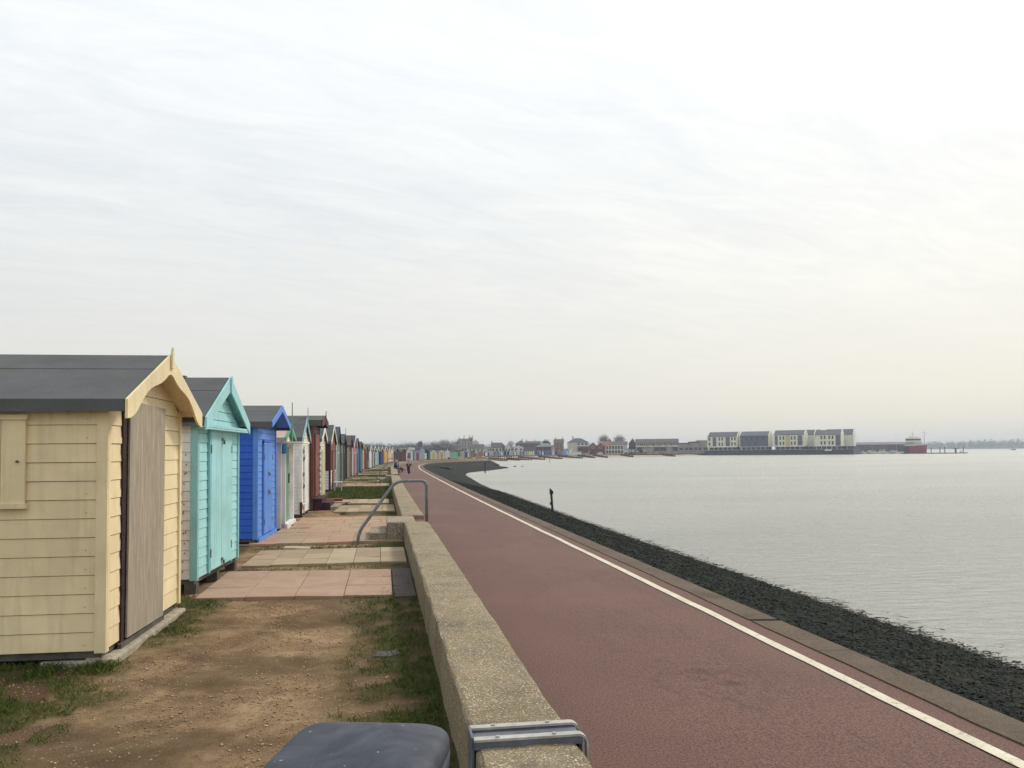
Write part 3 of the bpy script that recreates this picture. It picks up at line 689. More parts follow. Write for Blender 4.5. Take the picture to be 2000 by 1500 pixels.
def hut(label, x, y, ang, W, H, R_, D=2.6, zb=.10, wall='white', front=None, roof='roof_felt', barge=None, trim=None, door=None, doorpos=None, of=.12, os=.12, ob=.06, course=.145, lod=0,
        bw=.13, wavy=False, finial=None, split=None, base=True, infill=None, group='beach huts along the terrace', fascia=.085, name='beach_hut', doorh=None, wear=None, shade_roof=None, gz=-.05, rz=None):
    """local x along the front (0 = end nearest the camera), -y outward, +y depth, z up from the ground"""
    front = front or wall; barge = barge or front; trim = trim or front
    t = thing(name, label, 'beach hut', (x, y, 0), rz if rz is not None else R(90 - ang), group)
    kw = dict(wearamt=wear) if wear else {}
    mw, mf, mb_, mt = P(wall, **kw), P(front, **kw), P(barge), P(trim)
    if lod < 2: H = (H + fascia + 2 * os * R_ / W) / (1 + 2 * os / W)      # H is given at the underside of the eaves
    g = (R_ - H) / (W / 2)
    def ul(z): 
        k = max(0, z - H) / g; return (k, W - k)
    def gable_poly(yy): return [(0, yy, zb), (W, yy, zb), (W, yy, H), (W / 2, yy, R_), (0, yy, H)]
    # walls: a solid core with lapped boards on it
    if lod <= 1:
        global CLAPGAP
        CLAPGAP = .006 if y < 14 else .009 if y < 30 else .014
        core = MB().prism([(.022, .026, zb), (W - .022, .026, zb), (W - .022, .026, H - .02), (W / 2, .026, R_ - .02), (.022, .026, H - .02)], (0, D - .04, 0)); w = core
        clap(w, ((0, 0, 0), (0, 1, 0), (-1, 0, 0)), .005, D - .005, zb, H, course, 1)
        if lod == 0: clap(w, ((W, 0, 0), (0, 1, 0), (1, 0, 0)), .005, D - .005, zb, H, course, 1)
        w.build('wall', mw, t, fix=False)
        if split:
            zs, c2 = split
            f = MB(); clap(f, ((0, .005, 0), (1, 0, 0), (0, -1, 0)), 0, W, zs, R_, course, 1, ul); f.build('front_wall', mf, t, fix=False)
            f = MB(); clap(f, ((0, 0, 0), (1, 0, 0), (0, -1, 0)), 0, W, zb, zs, course, 1); clap(f, ((-.008, 0, 0), (0, 1, 0), (-1, 0, 0)), 0, D, zb, zs, course, 1)
            f.box(-.012, W + .01, -.03, -.002, zs - .05, zs); f.build('lower_wall', P(c2), t, fix=False)
        else:
            f = MB(); clap(f, ((0, .005, 0), (1, 0, 0), (0, -1, 0)), 0, W, zb, R_, course, 1, ul); f.build('front_wall', mf, t, fix=False)
        for px in (0, W):
            s = -1 if px == 0 else 1
            MB().box(min(px, px + s * .024), max(px, px + s * .024), -.024, .075, zb - .02, H - .01).build('corner_post', mt, t)
            MB().box(px - (.0 if px == 0 else .06), px + (.06 if px == 0 else .0), -.026, -.001, zb - .02, H + .03).build('corner_post', mt, t)
    else:
        MB().prism(gable_poly(.01), (0, D - .01, 0)).build('wall', mw, t)
        MB().prism(gable_poly(-.02), (0, .025, 0)).build('front_wall', mf, t)
        if split: MB().box(-.02, W + .02, -.05, D, zb, split[0]).build('lower_wall', P(split[1]), t)
    # roof
    rm = MATS[roof]; th = .03; e = os
    rb = MB()
    for s in (0, 1):
        xe = -e if s == 0 else W + e; ze = H - g * e
        A, B_ = (W / 2, R_ + .012), (xe, ze + .012); th2 = th / math.cos(math.atan(g))
        y0, y1 = -of, D + ob; y0 += .012
        n = 2
        # courses of felt, each lapped over the one below
        for k in range(n):
            fa, fb = (0, .36) if k == 0 else (.36, 1); lap = .006 if lod == 0 else 0
            xa, za = A[0] + (B_[0] - A[0]) * fa, A[1] + (B_[1] - A[1]) * fa; xb, zb_ = A[0] + (B_[0] - A[0]) * fb, A[1] + (B_[1] - A[1]) * fb
            lz = lap if k < n - 1 else 0
            rb.hexa([(xa, y0, za), (xb, y0, zb_), (xb, y1, zb_), (xa, y1, za), (xa, y0, za + th2), (xb, y0, zb_ + th2 + lz), (xb, y1, zb_ + th2 + lz), (xa, y1, za + th2)] if s == 1 else
                    [(xb, y0, zb_), (xa, y0, za), (xa, y1, za), (xb, y1, zb_), (xb, y0, zb_ + th2 + lz), (xa, y0, za + th2), (xa, y1, za + th2), (xb, y1, zb_ + th2 + lz)])
        # felt turned down over the eaves
        xo = xe + (-.012 if s == 0 else .012)
        rb.box(min(xe, xo), max(xe, xo), y0, y1, ze - fascia, ze + th2 + .012)
    r = rb.build('roof', rm, t)
    # soffit boards under the front overhang
    so = MB()
    for s in (0, 1):
        xe = -e * .9 if s == 0 else W + e * .9; ze = H - g * e * .9
        so.hexa([(xe, -of, ze - .012), (W / 2, -of, R_ - .012), (W / 2, .0, R_ - .012), (xe, .0, ze - .012), (xe, -of, ze + .004), (W / 2, -of, R_ + .004), (W / 2, .0, R_ + .004), (xe, .0, ze + .004)])
    if lod < 2 and of > .1: so.build('soffit', mb_, t)
    # barge boards
    for s in (0, 1):
        sg = -1 if s == 0 else 1; top = []; bot = []; n = 16 if wavy else 1
        for k in range(n + 1):
            f = k / n; xx = W / 2 + sg * (W / 2 + e + .02) * f; zz = R_ + .05 - g * (W / 2 + e + .02) * f
            top.append((xx, -of, zz)); d = bw
            if wavy: d = bw * (1.0 + .0 * f) + .045 * math.sin(f * 2 * math.pi * 1.25 + .6) * (0.4 + f) - .05 * max(0, f - .82) / .18
            bot.append((xx, -of, zz - d / math.cos(math.atan(g)) * .95))
        bot[0] = (W / 2, -of, R_ + .05 - bw * 1.25)
        MB().prism(top + bot[::-1], (0, -.024, 0)).build('bargeboard', mb_, t)
    if finial:
        fh, fd, fw = finial[:3]; mfn = P(finial[3]) if len(finial) > 3 else mb_
        MB().prism([(W / 2 - fw / 2, -of - .026, R_ - fd), (W / 2 + fw / 2, -of - .026, R_ - fd), (W / 2 + fw / 2, -of - .026, R_ + fh * .45), (W / 2, -of - .026, R_ + fh), (W / 2 - fw / 2, -of - .026, R_ + fh * .45)], (0, -.022, 0)).build('finial', mfn, t)
    # door
    if door:
        kind, dc = door[:2]; x0, x1 = doorpos or (W * .28, W * .72); dh = doorh or min(H - .08, zb + 1.86)
        leaves = [(x0, x1)] if kind == 'single' else [(x0, (x0 + x1) / 2 - .006), ((x0 + x1) / 2 + .006, x1)]
        for (a, b_) in leaves:
            d = MB(); npl = max(2, round((b_ - a) / .11)) if lod == 0 else 1; yf = -.045
            for k in range(npl):
                p, q = a + (b_ - a) * k / npl + .002, a + (b_ - a) * (k + 1) / npl - .002; d.box(p, q, yf, -.01, zb + .03, dh)
            dd = d.build('door', P(dc), t)
            if lod == 0:
                hx = a + .0 if (a, b_) == leaves[0] else b_
                for hz in (zb + .28, dh - .28):
                    MB().box(hx - .02, hx + .02, yf - .006, yf + .001, hz - .06, hz + .06).build('hinge', M_BRASS, dd)
        if kind == 'double' and lod == 0:
            cx = (x0 + x1) / 2
            for hz in ((dh - .13, zb + .12) if label.startswith('turq') else (dh - .62, zb + .95)):
                k = MB(); k.box(cx - .035, cx + .05, -.062, -.045, hz - .02, hz + .02); k.box(cx + .0, cx + .045, -.085, -.061, hz - .075, hz - .015); k.build('padlock', M_BRASS, t)
        if lod <= 1:
            fr = MB()
            for px in (x0 - .05, x1 + .004): fr.box(px, px + .046, -.04, -.008, zb, dh + .05)
            fr.box(x0 - .05, x1 + .05, -.043, -.008, dh + .004, dh + .05); fr.build('door_frame', mt, t)
    if base:
        k = MB(); k.box(.02, W - .02, .03, D - .03, zb - .07, zb - .004)
        if lod == 0:
            for xx in (.10, W / 2, W - .1):
                for yy in (.10, D * .35, D * .68, D - .12): MB().box(xx - .08, xx + .08, yy - .10, yy + .06, gz - .04, zb - .07).build('footing', M_BLOCK if label.startswith('cream') else M_TIMBER, t)
            k.build('floor_frame', M_TIMBER, t)
        else:
            k.box(.04, W - .04, .05, D - .05, gz - .05, zb - .07); k.build('floor_frame', M_TIMBER, t)
    return t, W, g

# 1: cream hut with a shutter on its side and a bare board over its door
t, W, g = hut('cream weatherboarded beach hut with boarded-up door, closest to the camera', -2.52, 8.06, 1.4, 2.5, 2.28, 2.91, D=4.2, wall='cream', barge='cream', of=.21, os=.13, bw=.17, wavy=True, finial=(.13, .10, .07), course=.172, fascia=.07, wear=.03)
m, nt, b = newmat('weathered_board'); v = coords(nt, (1, 1, 1))
gr = noise_n(nt, coords(nt, (8, 8, .7)), 2.2, 6, .72, .9); gf = noise_n(nt, coords(nt, (60, 60, 2.5)), 2, 5, .8)
c = ramp(nt, gr, [(.3, (.27, .22, .165)), (.5, (.38, .325, .25)), (.68, (.50, .435, .345))])
c = mix(nt, ramp(nt, gf, [(.35, .35), (.6, 0.0)]), c, (.15, .12, .09))
c = mix(nt, ramp(nt, noise_n(nt, v, 7, 4, .7), [(.68, 0.0), (.74, .5)]), c, (.5, .44, .35))
nt.links.new(c, b.inputs['Base Color']); b.inputs['Roughness'].default_value = .9; b.inputs['Specular IOR Level'].default_value = .15; bump(nt, b, gf, .35, .003)
bd = MB()
bx = [(.50, .06), (1.72, .07), (1.72, 2.36), (.52, 2.34)]
bd.prism([(.50, -.028, .10), (1.70, -.028, .085), (1.73, -.028, 2.40), (.54, -.028, 2.42)], (0, -.018, 0)); bd.build('door_board', m, t)
gapm = MB()
for k in range(14):
    z0, z1 = .08 + k * .165, .08 + (k + 1) * .165; wv = .012 * math.sin(k * 2.1)
    gapm.hexa([(.40 + wv, -.020, z0), (.50, -.020, z0), (.50, -.0, z0), (.40 + wv, 0, z0), (.41 - wv, -.02, z1), (.535, -.02, z1), (.535, 0, z1), (.41 - wv, 0, z1)])
gapm.build('door_gap_shade', plain('gap_shade', (.035, .022, .022), .9, .4, 8), t)  # solid dark strip beside the board; the gap's shade is put into its colour
MB().box(.36, 1.78, -.036, .0, .02, .075).build('threshold', M_TIMBER, t)
sh = MB()
for k in range(3):
    sh.box(-.048, -.018, .68 + .208 * k, .68 + .208 * (k + 1) - .006, 1.45, 2.21)
so = sh.build('shutter', P('cream', wearamt=.03), t)
MB().box(-.066, -.018, .66, 1.33, 2.21, 2.255).build('rail', P('cream', wearamt=.03), so); MB().box(-.066, -.018, .66, 1.33, 1.405, 1.45).build('rail', P('cream', wearamt=.03), so)
MB().tube([(-.05, .74, 1.83), (-.07, .74, 1.83)], .012, 8).build('knob', M_BRASS, so)
mb = MB()
for k in range(14):
    for yy in (.16, .92): 
        if 1.2 < .18 + .172 * k < 2.3 and yy > .5: continue
        if random.random() < .8: mb.box(-.016, -.011, yy, yy + .006, .15 + .172 * k, .156 + .172 * k)
merge([o for o in t.children if o.name.startswith('wall')][0], mb, plain('rusty_nail', (.16, .07, .03), .8))
mb = MB(); mb.box(-.02, .12, -.03, .55, -.10, .012); mb.box(-.02, 2.48, -.10, .04, -.09, .025)
mb.build('plinth', M_BLOCK, t, bevel=.02)

# 2: turquoise double-doored hut with white sides
t, W, g = hut('turquoise beach hut with double doors and white side boards', -2.55, 11.93, 3.0, 2.5, 2.27, 3.02, zb=.16, wall='white', front='aqua', barge='aqua', trim='aquad', door=('double', 'aqua'), doorpos=(.62, 1.88), doorh=2.24, of=.15, os=.13, bw=.17, finial=(.07, .16, .10, 'aqua'), course=.135)
mb = MB(); mb.box(-.06, 2.56, -.16, .0, 2.235, 2.262); mb.box(.02, 2.48, -.165, -.145, 2.262, 2.30); mb.build('ledge', P('aqua'), t)
mb = MB(); clap(mb, ((0, -.03, 0), (1, 0, 0), (0, -1, 0)), 0, W, 2.262, 3.0, .135, 1, lambda z: (max(0, z - 2.27) / g, W - max(0, z - 2.27) / g)); mb.build('gable_panel', P('aqua'), t, fix=False)
mb = MB(); n = Vector((-g, 0, 1)).normalized()
ra = Vector((W / 2 - .02, .62, 3.06)); rb_ = Vector((-.12, .34, 3.06 - g * (W / 2 + .10)))
d = (rb_ - ra).normalized(); s = Vector((0, 1, 0)) * .05
mb.prism([ra - s, ra + s, rb_ + s, rb_ - s], n * .022); mb.box(W / 2 - .06, W / 2 + .06, .5, .74, 3.05, 3.09)
mb.build('batten', plain('old_batten', (.17, .155, .14), .9, .3, 8), t)
m = plain('rust_stain', (.36, .13, .03), .9, .35, 20)
mb = MB()
for k in range(13):
    for q in range(random.choice((1, 1, 2))):
        z = .24 + .135 * k + random.uniform(0, .05); yy = random.uniform(.13, .19)
        mb.add([(-.0195 , yy + .009 * math.cos(a), z + (.011 + (.022 if math.sin(a) < 0 else 0) * random.random()) * math.sin(a)) for a in (2 * math.pi * j / 7 for j in range(7))], [tuple(range(7))])
merge([o for o in t.children if o.name.startswith('wall')][0], mb, m)

# 3: bright blue hut
t, W, g = hut('bright blue beach hut with pale blue bargeboards and padlocked double doors', -2.62, 17.93, 1.5, 2.5, 2.44, 2.93, zb=.10, wall='blue', front='blue_l', barge='blue_l', trim='blue_l', door=('double', 'blue_l'), doorpos=(.72, 1.78), doorh=2.08, of=.33, os=.14, bw=.12, course=.14, wear=.05, fascia=.075)
MB().prism([(.0, -.04, 2.44), (2.5, -.04, 2.44), (1.25, -.04, 2.86)], (0, .01, 0)).build('gable_panel', P('navy'), t)
MB().box(.66, 1.84, -.05, -.02, 2.14, 2.19).build('lintel', P('blue'), t)
mb = MB(); mb.box(.02, 2.48, .03, .09, -.1, .03); mb.box(.0, .06, .02, 2.5, -.1, -.01); mb.build('plinth', M_BLOCK, t)
MB().box(.02, 2.46, -.055, -.02, .0, .10).build('skirt_board', P('blue_l'), t)

# 4: narrow white hut with a green door
t, W, g = hut('narrow white beach hut with a faded green door', -2.55, 21.36, .7, 2.0, 2.16, 2.62, zb=.02, wall='white', front='white', barge='green', trim='white', door=('single', 'green'), doorpos=(.62, 1.38), doorh=2.05, of=.14, os=.12, bw=.12, roof='roof_felt_pink', finial=(.62, .5, .07, 'green'), course=.12)
MB().box(.2, 1.8, -.55, -.02, 2.15, 2.19).build('porch_roof', P('white'), t); MB().prism([(.5, -.06, 2.2), (1.5, -.06, 2.2), (1.0, -.06, 2.55)], (0, .03, 0)).build('gable_panel', P('cream2'), t)
mb = MB(); mb.box(.1, .2, -.12, -.02, .0, 2.12); mb.box(1.8, 1.9, -.12, -.02, .0, 2.12); mb.box(.1, 1.9, -.17, -.02, -.06, .10); mb.build('door_surround', P('white'), t)
MB().tube([(-.12, -.12, 1.88), (-.12, -.12, 2.12)], .07, 8).build('lantern', P('petrol'), t)
MB().tube([(1.3, -.06, 1.1), (1.3, -.06, 1.35)], .02, 6).build('handle', M_DARK, t)

# 5: white hut with a spike
t, W, g = hut('white beach hut with blue bargeboards and a tall spike finial', -2.42, 25.39, .5, 2.2, 2.24, 2.98, zb=.06, wall='white', front='cream2', barge='ltblue', trim='white', door=('single', 'white'), doorpos=(.7, 1.5), doorh=2.05, of=.06, os=.10, bw=.14, finial=(.34, .28, .05, 'ltblue'), course=.115)
MB().box(-.07, -.026, -.04, .03, -.05, .42).build('corner_guard', P('maroon'), t)
for k, zz in enumerate((1.95, 1.72, 1.25, .88)):
    MB().box(.45 + .1 * (k % 2), .56 + .1 * (k % 2), -.05, -.02, zz - .05, zz + .05).build('hook', M_BRASS, t)
MB().box(.3, .7, -.10, -.02, .28, .36).build('shelf', P('white'), t)

# 6: dark red hut with a deep porch and steps
t, W, g = hut('dark maroon beach hut with a deep overhanging porch and timber steps', -2.30, 28.2, .8, 2.3, 2.80, 3.16, zb=.38, wall='maroon', front='maroon', barge='maroon', trim='redbrown', door=('double', 'redbrown'), doorpos=(.5, 1.9), doorh=2.5, of=.30, os=.14, bw=.24, fascia=.16, finial=(.20, .28, .05), course=.13, roof='roof_felt_green')
mb = MB(); mb.box(0, 2.3, -.30, 0, .30, .37); mb.box(.02, 2.28, -.28, -.02, -.06, .30); mb.build('porch_deck', plain('dark_deck', (.055, .018, .022), .8, .3, 5), t)  # porch shade put into the darker maroon of deck and upper step
for k in range(2):
    MB().box(.15, 2.0, -.30 - .26 * (k + 1), -.30 - .26 * k, -.06, .22 - .14 * k).build('step', plain('dark_deck', (.055, .018, .022)) if k == 0 else M_STEP, t)

# 7: cream hut with blue and white striped near corner
t, W, g = hut('cream and white beach hut with a blue and white striped corner', -2.55, 34.74, 1.0, 2.2, 2.36, 2.96, wall='grey', front='cream2', barge='white', trim='cream2', door=('single', 'yellow'), doorpos=(.6, 1.5), of=.10, os=.14, bw=.14, course=.13, lod=1, roof='roof_felt_green')
for k in range(9):
    MB().box(-.22, -.03, -.03, .06, .14 + .24 * k, .14 + .24 * k + .12).build('blue_stripe', P('navy'), t)
MB().box(-.20, -.03, -.015, .05, .1, 2.3).build('striped_post', P('white'), t)

o = MB().box(-.42, .42, -.22, .22, 0, .17).build('step_box', plain('red_box', (.22, .035, .035), .8, .2, 6), bevel=.012); o.location = (-1.95, 32.6, -.05); tag(o, 'red painted wooden step box on the ground between the maroon and cream huts', 'step box')
o = MB().box(-.6, .6, -.14, .14, 0, .05).build('plank', plain('pale_plank', (.42, .36, .26), .85, .2, 8)); MB().box(-.5, -.4, -.12, .12, -.12, 0).build('leg', M_TIMBER, o); MB().box(.4, .5, -.12, .12, -.12, 0).build('leg', M_TIMBER, o); o.location = (-1.75, 30.4, .08); tag(o, 'low pale plank bench in front of the maroon steps', 'bench')
t = thing('folding_table', 'small white folding table below the two-tone hut', 'table', (-2.2, 42.2, 0)); MB().box(-.2, .2, -.3, .3, .42, .45).build('table_top', P('white'), t)
for sx_, sy_ in ((-.17, -.27), (.17, -.27), (-.17, .27), (.17, .27)): MB().tube([(sx_, sy_, -.06), (sx_ * .9, sy_ * .95, .43)], .016, 6).build('leg', P('pale'), t)
# 8...: the rest of the row to the bend
hut('two-tone beach hut, maroon above and white below', -2.55, 41.47, 3.0, 2.3, 2.34, 3.28, zb=.10, wall='maroon', front='redbrown', barge='cream2', trim='maroon', door=('double', 'redbrown'), split=(1.02, 'white'), of=.07, bw=.16, lod=1)
hut('green beach hut with a steep dark roof beside the two-tone hut', -2.55, 46.94, .6, 2.3, 2.40, 3.36, zb=.02, wall='dkgreen', front='greygreen', barge='black', trim='white', door=('single', 'dkgreen'), of=.12, bw=.15, lod=1, roof='roof_felt_blue')
hut('dark grey-green beach hut with a black gable and spike', -2.60, 53.2, .4, 2.2, 2.40, 3.08, zb=.02, wall='grey', front='greygreen', barge='black', door=('single', 'grey'), finial=(.45, .1, .06, 'black'), of=.2, lod=1, roof='roof_felt_green')
hut('black-sided beach hut between the spiked hut and the brown one', -2.64, 57.3, .2, 2.2, 2.30, 3.02, zb=.02, wall='black', front='brown', barge='brown', door=('single', 'black'), of=.14, lod=1, roof='roof_felt_brown')
hut('dark brown beach hut with one cream corner board', -2.55, 62.92, 1.8, 2.2, 2.36, 3.20, zb=.02, wall='brown', front='brown', barge='maroon', trim='beige', door=('single', 'redbrown'), of=.2, lod=1, roof='roof_felt_brown')
hut('pinkish red beach hut with white edges', -2.46, 69.76, 4.4, 2.3, 2.34, 3.34, zb=.02, wall='black', front='pink', barge='white', trim='white', door=('double', 'mag'), of=.14, lod=1, roof='roof_felt_blue')
hut('deep blue beach hut beyond the pinkish red one', -2.41, 76.39, 4.1, 2.3, 2.30, 3.22, zb=.02, wall='navy', front='petrol', barge='navy', trim='ltblue', door=('single', 'navy'), lod=1)
hut('dark teal beach hut next to the deep blue one', -2.30, 84.44, 5.0, 2.3, 2.30, 3.02, zb=.02, wall='teal', front='teal', barge='black', door=('single', 'petrol'), lod=1, roof='roof_felt_green')
hut('cream and tan beach hut beside the rusty red one', -2.23, 94.43, 3.2, 2.2, 2.2, 2.98, zb=.02, wall='orange', front='beige', barge='beige', door=('single', 'orange'), lod=1, roof='roof_felt_pale')
hut('rusty red beach hut with a grey roof', -2.02, 100.30, 5.3, 2.2, 2.16, 2.9, zb=.02, wall='redbrown', front='redbrown', barge='mauve', door=('single', 'maroon'), lod=1, roof='roof_felt_brown')
hut('white-fronted beach hut with navy upper wall and pale lower wall', -1.62, 104.2, 5.7, 2.2, 2.12, 2.8, zb=.02, wall='navy', front='white', barge='white', split=(.95, 'pale'), door=('single', 'white'), lod=1)
hut('mauve beach hut with a thin white pole at its corner', -1.25, 114.28, 6.8, 2.2, 2.14, 2.78, zb=.02, wall='mauve', front='mauve', barge='white', trim='white', door=('single', 'brown'), lod=1)
hut('sky blue beach hut under a white-edged roof', -.95, 125.6, 7.9, 2.4, 2.0, 2.8, zb=.04, wall='sky', front='ltblue', barge='white', trim='white', door=('single', 'sky'), lod=1, of=.2)
hut('navy beach hut squeezed between the sky blue and orange huts', -.35, 139.0, 10, 2.3, 2.16, 2.9, zb=.02, wall='navy', front='navy', barge='white', door=('single', 'navy'), lod=1)
hut('orange beach hut with white bargeboards', .27, 148.30, 14, 2.3, 2.2, 2.96, zb=.02, wall='mauve', front='orange', barge='white', door=('single', 'orange'), lod=1)
hut('yellow beach hut behind the farthest handrail', 1.05, 156.61, 12, 2.3, 2.1, 2.9, zb=.02, wall='beige', front='yellow', barge='white', door=('single', 'yellow'), lod=1)
hut('pink and white beach hut behind the seated man', 1.63, 167.08, 14, 2.3, 2.12, 3.0, zb=.02, wall='maroon', front='white', barge='white', door=('single', 'pink'), lod=1)
hut('brown beach hut to the left of the reddish brown pair', 2.75, 180.8, 20, 2.5, 2.0, 2.8, zb=.02, wall='brown', front='brown', barge='brown', door=('single', 'black'), lod=1, roof='roof_felt_brown')
hut('reddish brown beach hut behind the seated woman', 4.31, 190.4, 26, 2.5, 2.0, 2.72, zb=.02, wall='redbrown', front='brown', barge='black', door=('single', 'maroon'), lod=1, roof='roof_felt_brown')
# the group on the bend, seen half from the side
hut('white gabled beach hut with a cross-barred window, behind the standing woman', 5.35, 194.8, 60, 2.0, 1.95, 2.75, D=1.6, zb=.0, wall='white', front='white', barge='white', door=('single', 'grey'), lod=1)
hut('petrol blue beach hut to the right of the standing woman', 7.9, 206.2, 52, 2.0, 2.0, 2.55, D=2.4, zb=.0, wall='petrol', front='lilac', barge='sky', door=('single', 'mag'), lod=1, roof='roof_felt_blue')
hut('pale aqua beach hut with a rounded white gable edge', 9.5, 211.1, 72, 1.25, 2.1, 2.85, D=2.2, zb=.0, wall='pale', front='pale', barge='white', lod=1)
hut('navy beach hut with a bright white door', 10.6, 217.2, 76, 1.5, 2.05, 2.75, D=2.2, zb=.0, wall='navy', front='navy', barge='navy', door=('single', 'white'), doorpos=(.22, .95), doorh=1.7, lod=1)
hut('grey-teal beach hut with a cream gabled front', 12.9, 223.4, 62, 1.9, 1.9, 2.5, D=2.6, zb=.0, wall='greygreen', front='cream2', barge='cream2', door=('single', 'yellow'), lod=1, roof='roof_felt_blue')
hut('beige beach hut with an orange-trimmed white front', 15.8, 232.2, 64, 1.7, 1.9, 2.5, D=2.3, zb=.0, wall='beige', front='white', barge='white', trim='orange', door=('single', 'orange'), lod=1)
hut('small white beach hut beside a tall white pole', 17.9, 236.2, 68, 1.3, 1.85, 2.45, D=2.0, zb=.0, wall='pale', front='white', barge='white', door=('single', 'pale'), lod=1)
hut('mint green beach hut with a magenta-edged roof', 20.0, 242.9, 76, 2.1, 1.85, 2.35, D=2.2, zb=.0, wall='ltblue', front='mint', barge='mag', door=('single', 'mint'), lod=1)
tag(MB().tube([(18.35, 234.4, -.1), (18.35, 234.4, 2.9)], [.10, .07], 8).build('flag_pole', P('white')), 'tall white pole standing in front of the small white hut', 'pole')

# glazed pavilion at the end of the headland
t = thing('pavilion', 'cream-framed glazed pavilion at the end of the row on the bend', 'pavilion', (23.2, 246.5, 0), R(-4))
mb = MB(); mb.box(-1.25, 1.25, 0, 2.4, -.1, .15); mb.box(-1.25, 1.25, 2.3, 2.4, .15, 2.3); mb.build('wall', P('cream2'), t)
MB().box(-1.35, 1.4, -.15, 2.5, 2.3, 2.48).build('roof', P('brown'), t)
m, nt, b = newmat('hut_glass'); b.inputs['Base Color'].default_value = (.16, .20, .22, 1); b.inputs['Roughness'].default_value = .08; b.inputs['Specular IOR Level'].default_value = .6; M_GLASS = m
w_ = MB().box(-1.2, 1.2, .0, .05, .6, 2.25).build('window', M_GLASS, t)
for xx in (-1.28, -.02, 1.2): MB().box(xx, xx + .1, -.06, .0, .1, 2.3).build('frame', P('cream2'), w_)
MB().box(-1.25, 1.25, -.05, .0, .12, .6).build('panel', P('pale'), t); MB().box(.3, 1.2, -.02, .0, .62, 2.2).build('blind', P('yellow'), t)

# far row of small huts above the beach
FAR = [(30.2,299.3,.75,2.05,'navy','small dark blue hut to the right of the pavilion'),(32.4,311.1,1.17,2.05,'mag','magenta hut among the dark huts right of the pavilion'),(36.3,331.8,1.87,2.5,'dkgreen','teal green hut with a green roof, right of the magenta one'),(41.1,361.4,.68,2.4,'beige','narrow cream hut beside the brick-red kiosk'),(43.9,370.1,2.44,2.1,'brick','brick-red kiosk-like hut with a pink roof at the start of the beach'),
(46.6,369.7,2.44,2.2,'navy','wide navy hut next to the brick-red one'),(55.7,421.9,1.73,2.3,'lilac','lilac-white hut right of the wide navy hut'),(57.5,421.6,1.3,2.3,'grey','grey hut right of the lilac-white hut'),(59.1,421.4,1.3,2.3,'greygreen','grey-green hut right of the plain grey hut'),(61.2,421.1,2.1,2.0,'blue','clear blue hut with a white roof edge'),
(63.0,420.8,1.1,2.2,'black','black hut right of the clear blue hut'),(64.4,420.6,1.2,2.3,'maroon','dark maroon hut below the gabled white house'),(66.1,420.3,1.35,2.2,'ltblue','light blue hut right of the dark maroon hut'),(68.0,420.0,2.0,2.3,'greygreen','wide grey-green hut below the white bungalow'),(69.8,419.7,1.05,2.2,'pale','pale cyan hut right of the wide grey-green hut'),
(70.9,419.5,.95,2.3,'petrol','petrol blue hut between the pale cyan and red huts'),(72.1,419.3,1.05,2.3,'brick','red hut in the middle of the far beach row'),(73.2,419.2,.9,2.2,'blue','blue hut between the red and the pale lilac hut'),(74.3,419.0,.9,2.2,'lilac','pale lilac hut left of the two yellow huts'),(75.4,418.8,.92,2.1,'lemon','left-hand hut of the two pale yellow huts on the far beach'),
(76.5,418.6,.95,2.1,'lemon','right-hand hut of the two pale yellow huts on the far beach'),(77.5,418.5,.76,2.3,'greygreen','thin grey-green hut right of the yellow pair'),(78.5,418.3,.92,2.3,'slate','slate grey hut a little right of the yellow pair'),(79.7,418.1,1.15,2.3,'blue','royal blue hut right of the slate grey hut'),(80.8,418.0,.76,2.3,'ltblue','thin light blue hut below the grey-roofed hall'),
(82.2,417.7,1.8,2.2,'navy','wide dark navy hut below the hall'),(84.0,417.4,1.4,2.3,'petrol','petrol blue hut below the right end of the hall'),(85.2,417.3,.68,2.2,'grey','thin grey hut below the tan gable'),(86.2,417.1,1.2,2.3,'blue','blue hut below the tall red brick house'),(87.5,416.9,1.2,2.4,'ltblue','light blue hut below the tall red brick house'),
(88.9,416.7,1.15,1.9,'navy','low navy hut beside the rust-coloured one'),(90.6,416.4,1.9,2.3,'brick','rust-coloured hut below the right side of the red brick house'),(92.8,416.1,2.0,2.3,'sky','sky blue hut at the right end of the far row'),(94.7,415.8,1.4,3.4,'sky','taller blue hut with a slanting roof at the foot of the white hipped house'),
(133.6,440.0,1.8,1.5,'white','small white hut right of the balconied building'),(135.7,439.6,1.65,2.2,'ltblue','teal hut right of the small white hut'),(137.6,439.3,1.5,2.1,'pale','pale grey-green hut beside the teal one'),(140.0,438.9,1.4,1.4,'blue','small blue hut in front of the long terrace'),(141.9,438.6,2.0,1.7,'black','dark arched hut in front of the long terrace'),(144.0,438.3,1.65,1.5,'mint','small mint hut in front of the long terrace')]
for k, (x, y, w, h, c_, lb) in enumerate(FAR):
    zb = .02 if y < 430 else .55
    az = math.atan2(x, y); fr = {'navy': 'blue', 'greygreen': 'mint', 'blue': 'sky'}.get(c_, c_) if k % 3 == 0 else c_
    t, _, _ = hut(lb, x - w / 2 * math.cos(az), y + w / 2 * math.sin(az), 90 - math.degrees(-az), w, h * .84, h * 1.06, D=2.2, zb=zb if zb > .1 else .02, wall=c_, front=fr, barge='white' if k % 2 else c_, door=('single', 'white' if k % 4 == 1 else c_), lod=2, of=.08, os=.05, bw=.1, roof=('roof_felt_blue', 'roof_felt_pale', 'roof_felt_brown', 'roof_felt')[k % 4], group='huts along the far beach', gz=-.3, rz=-az, fascia=.05)
    if zb > .1: t.location.z = zb - .1
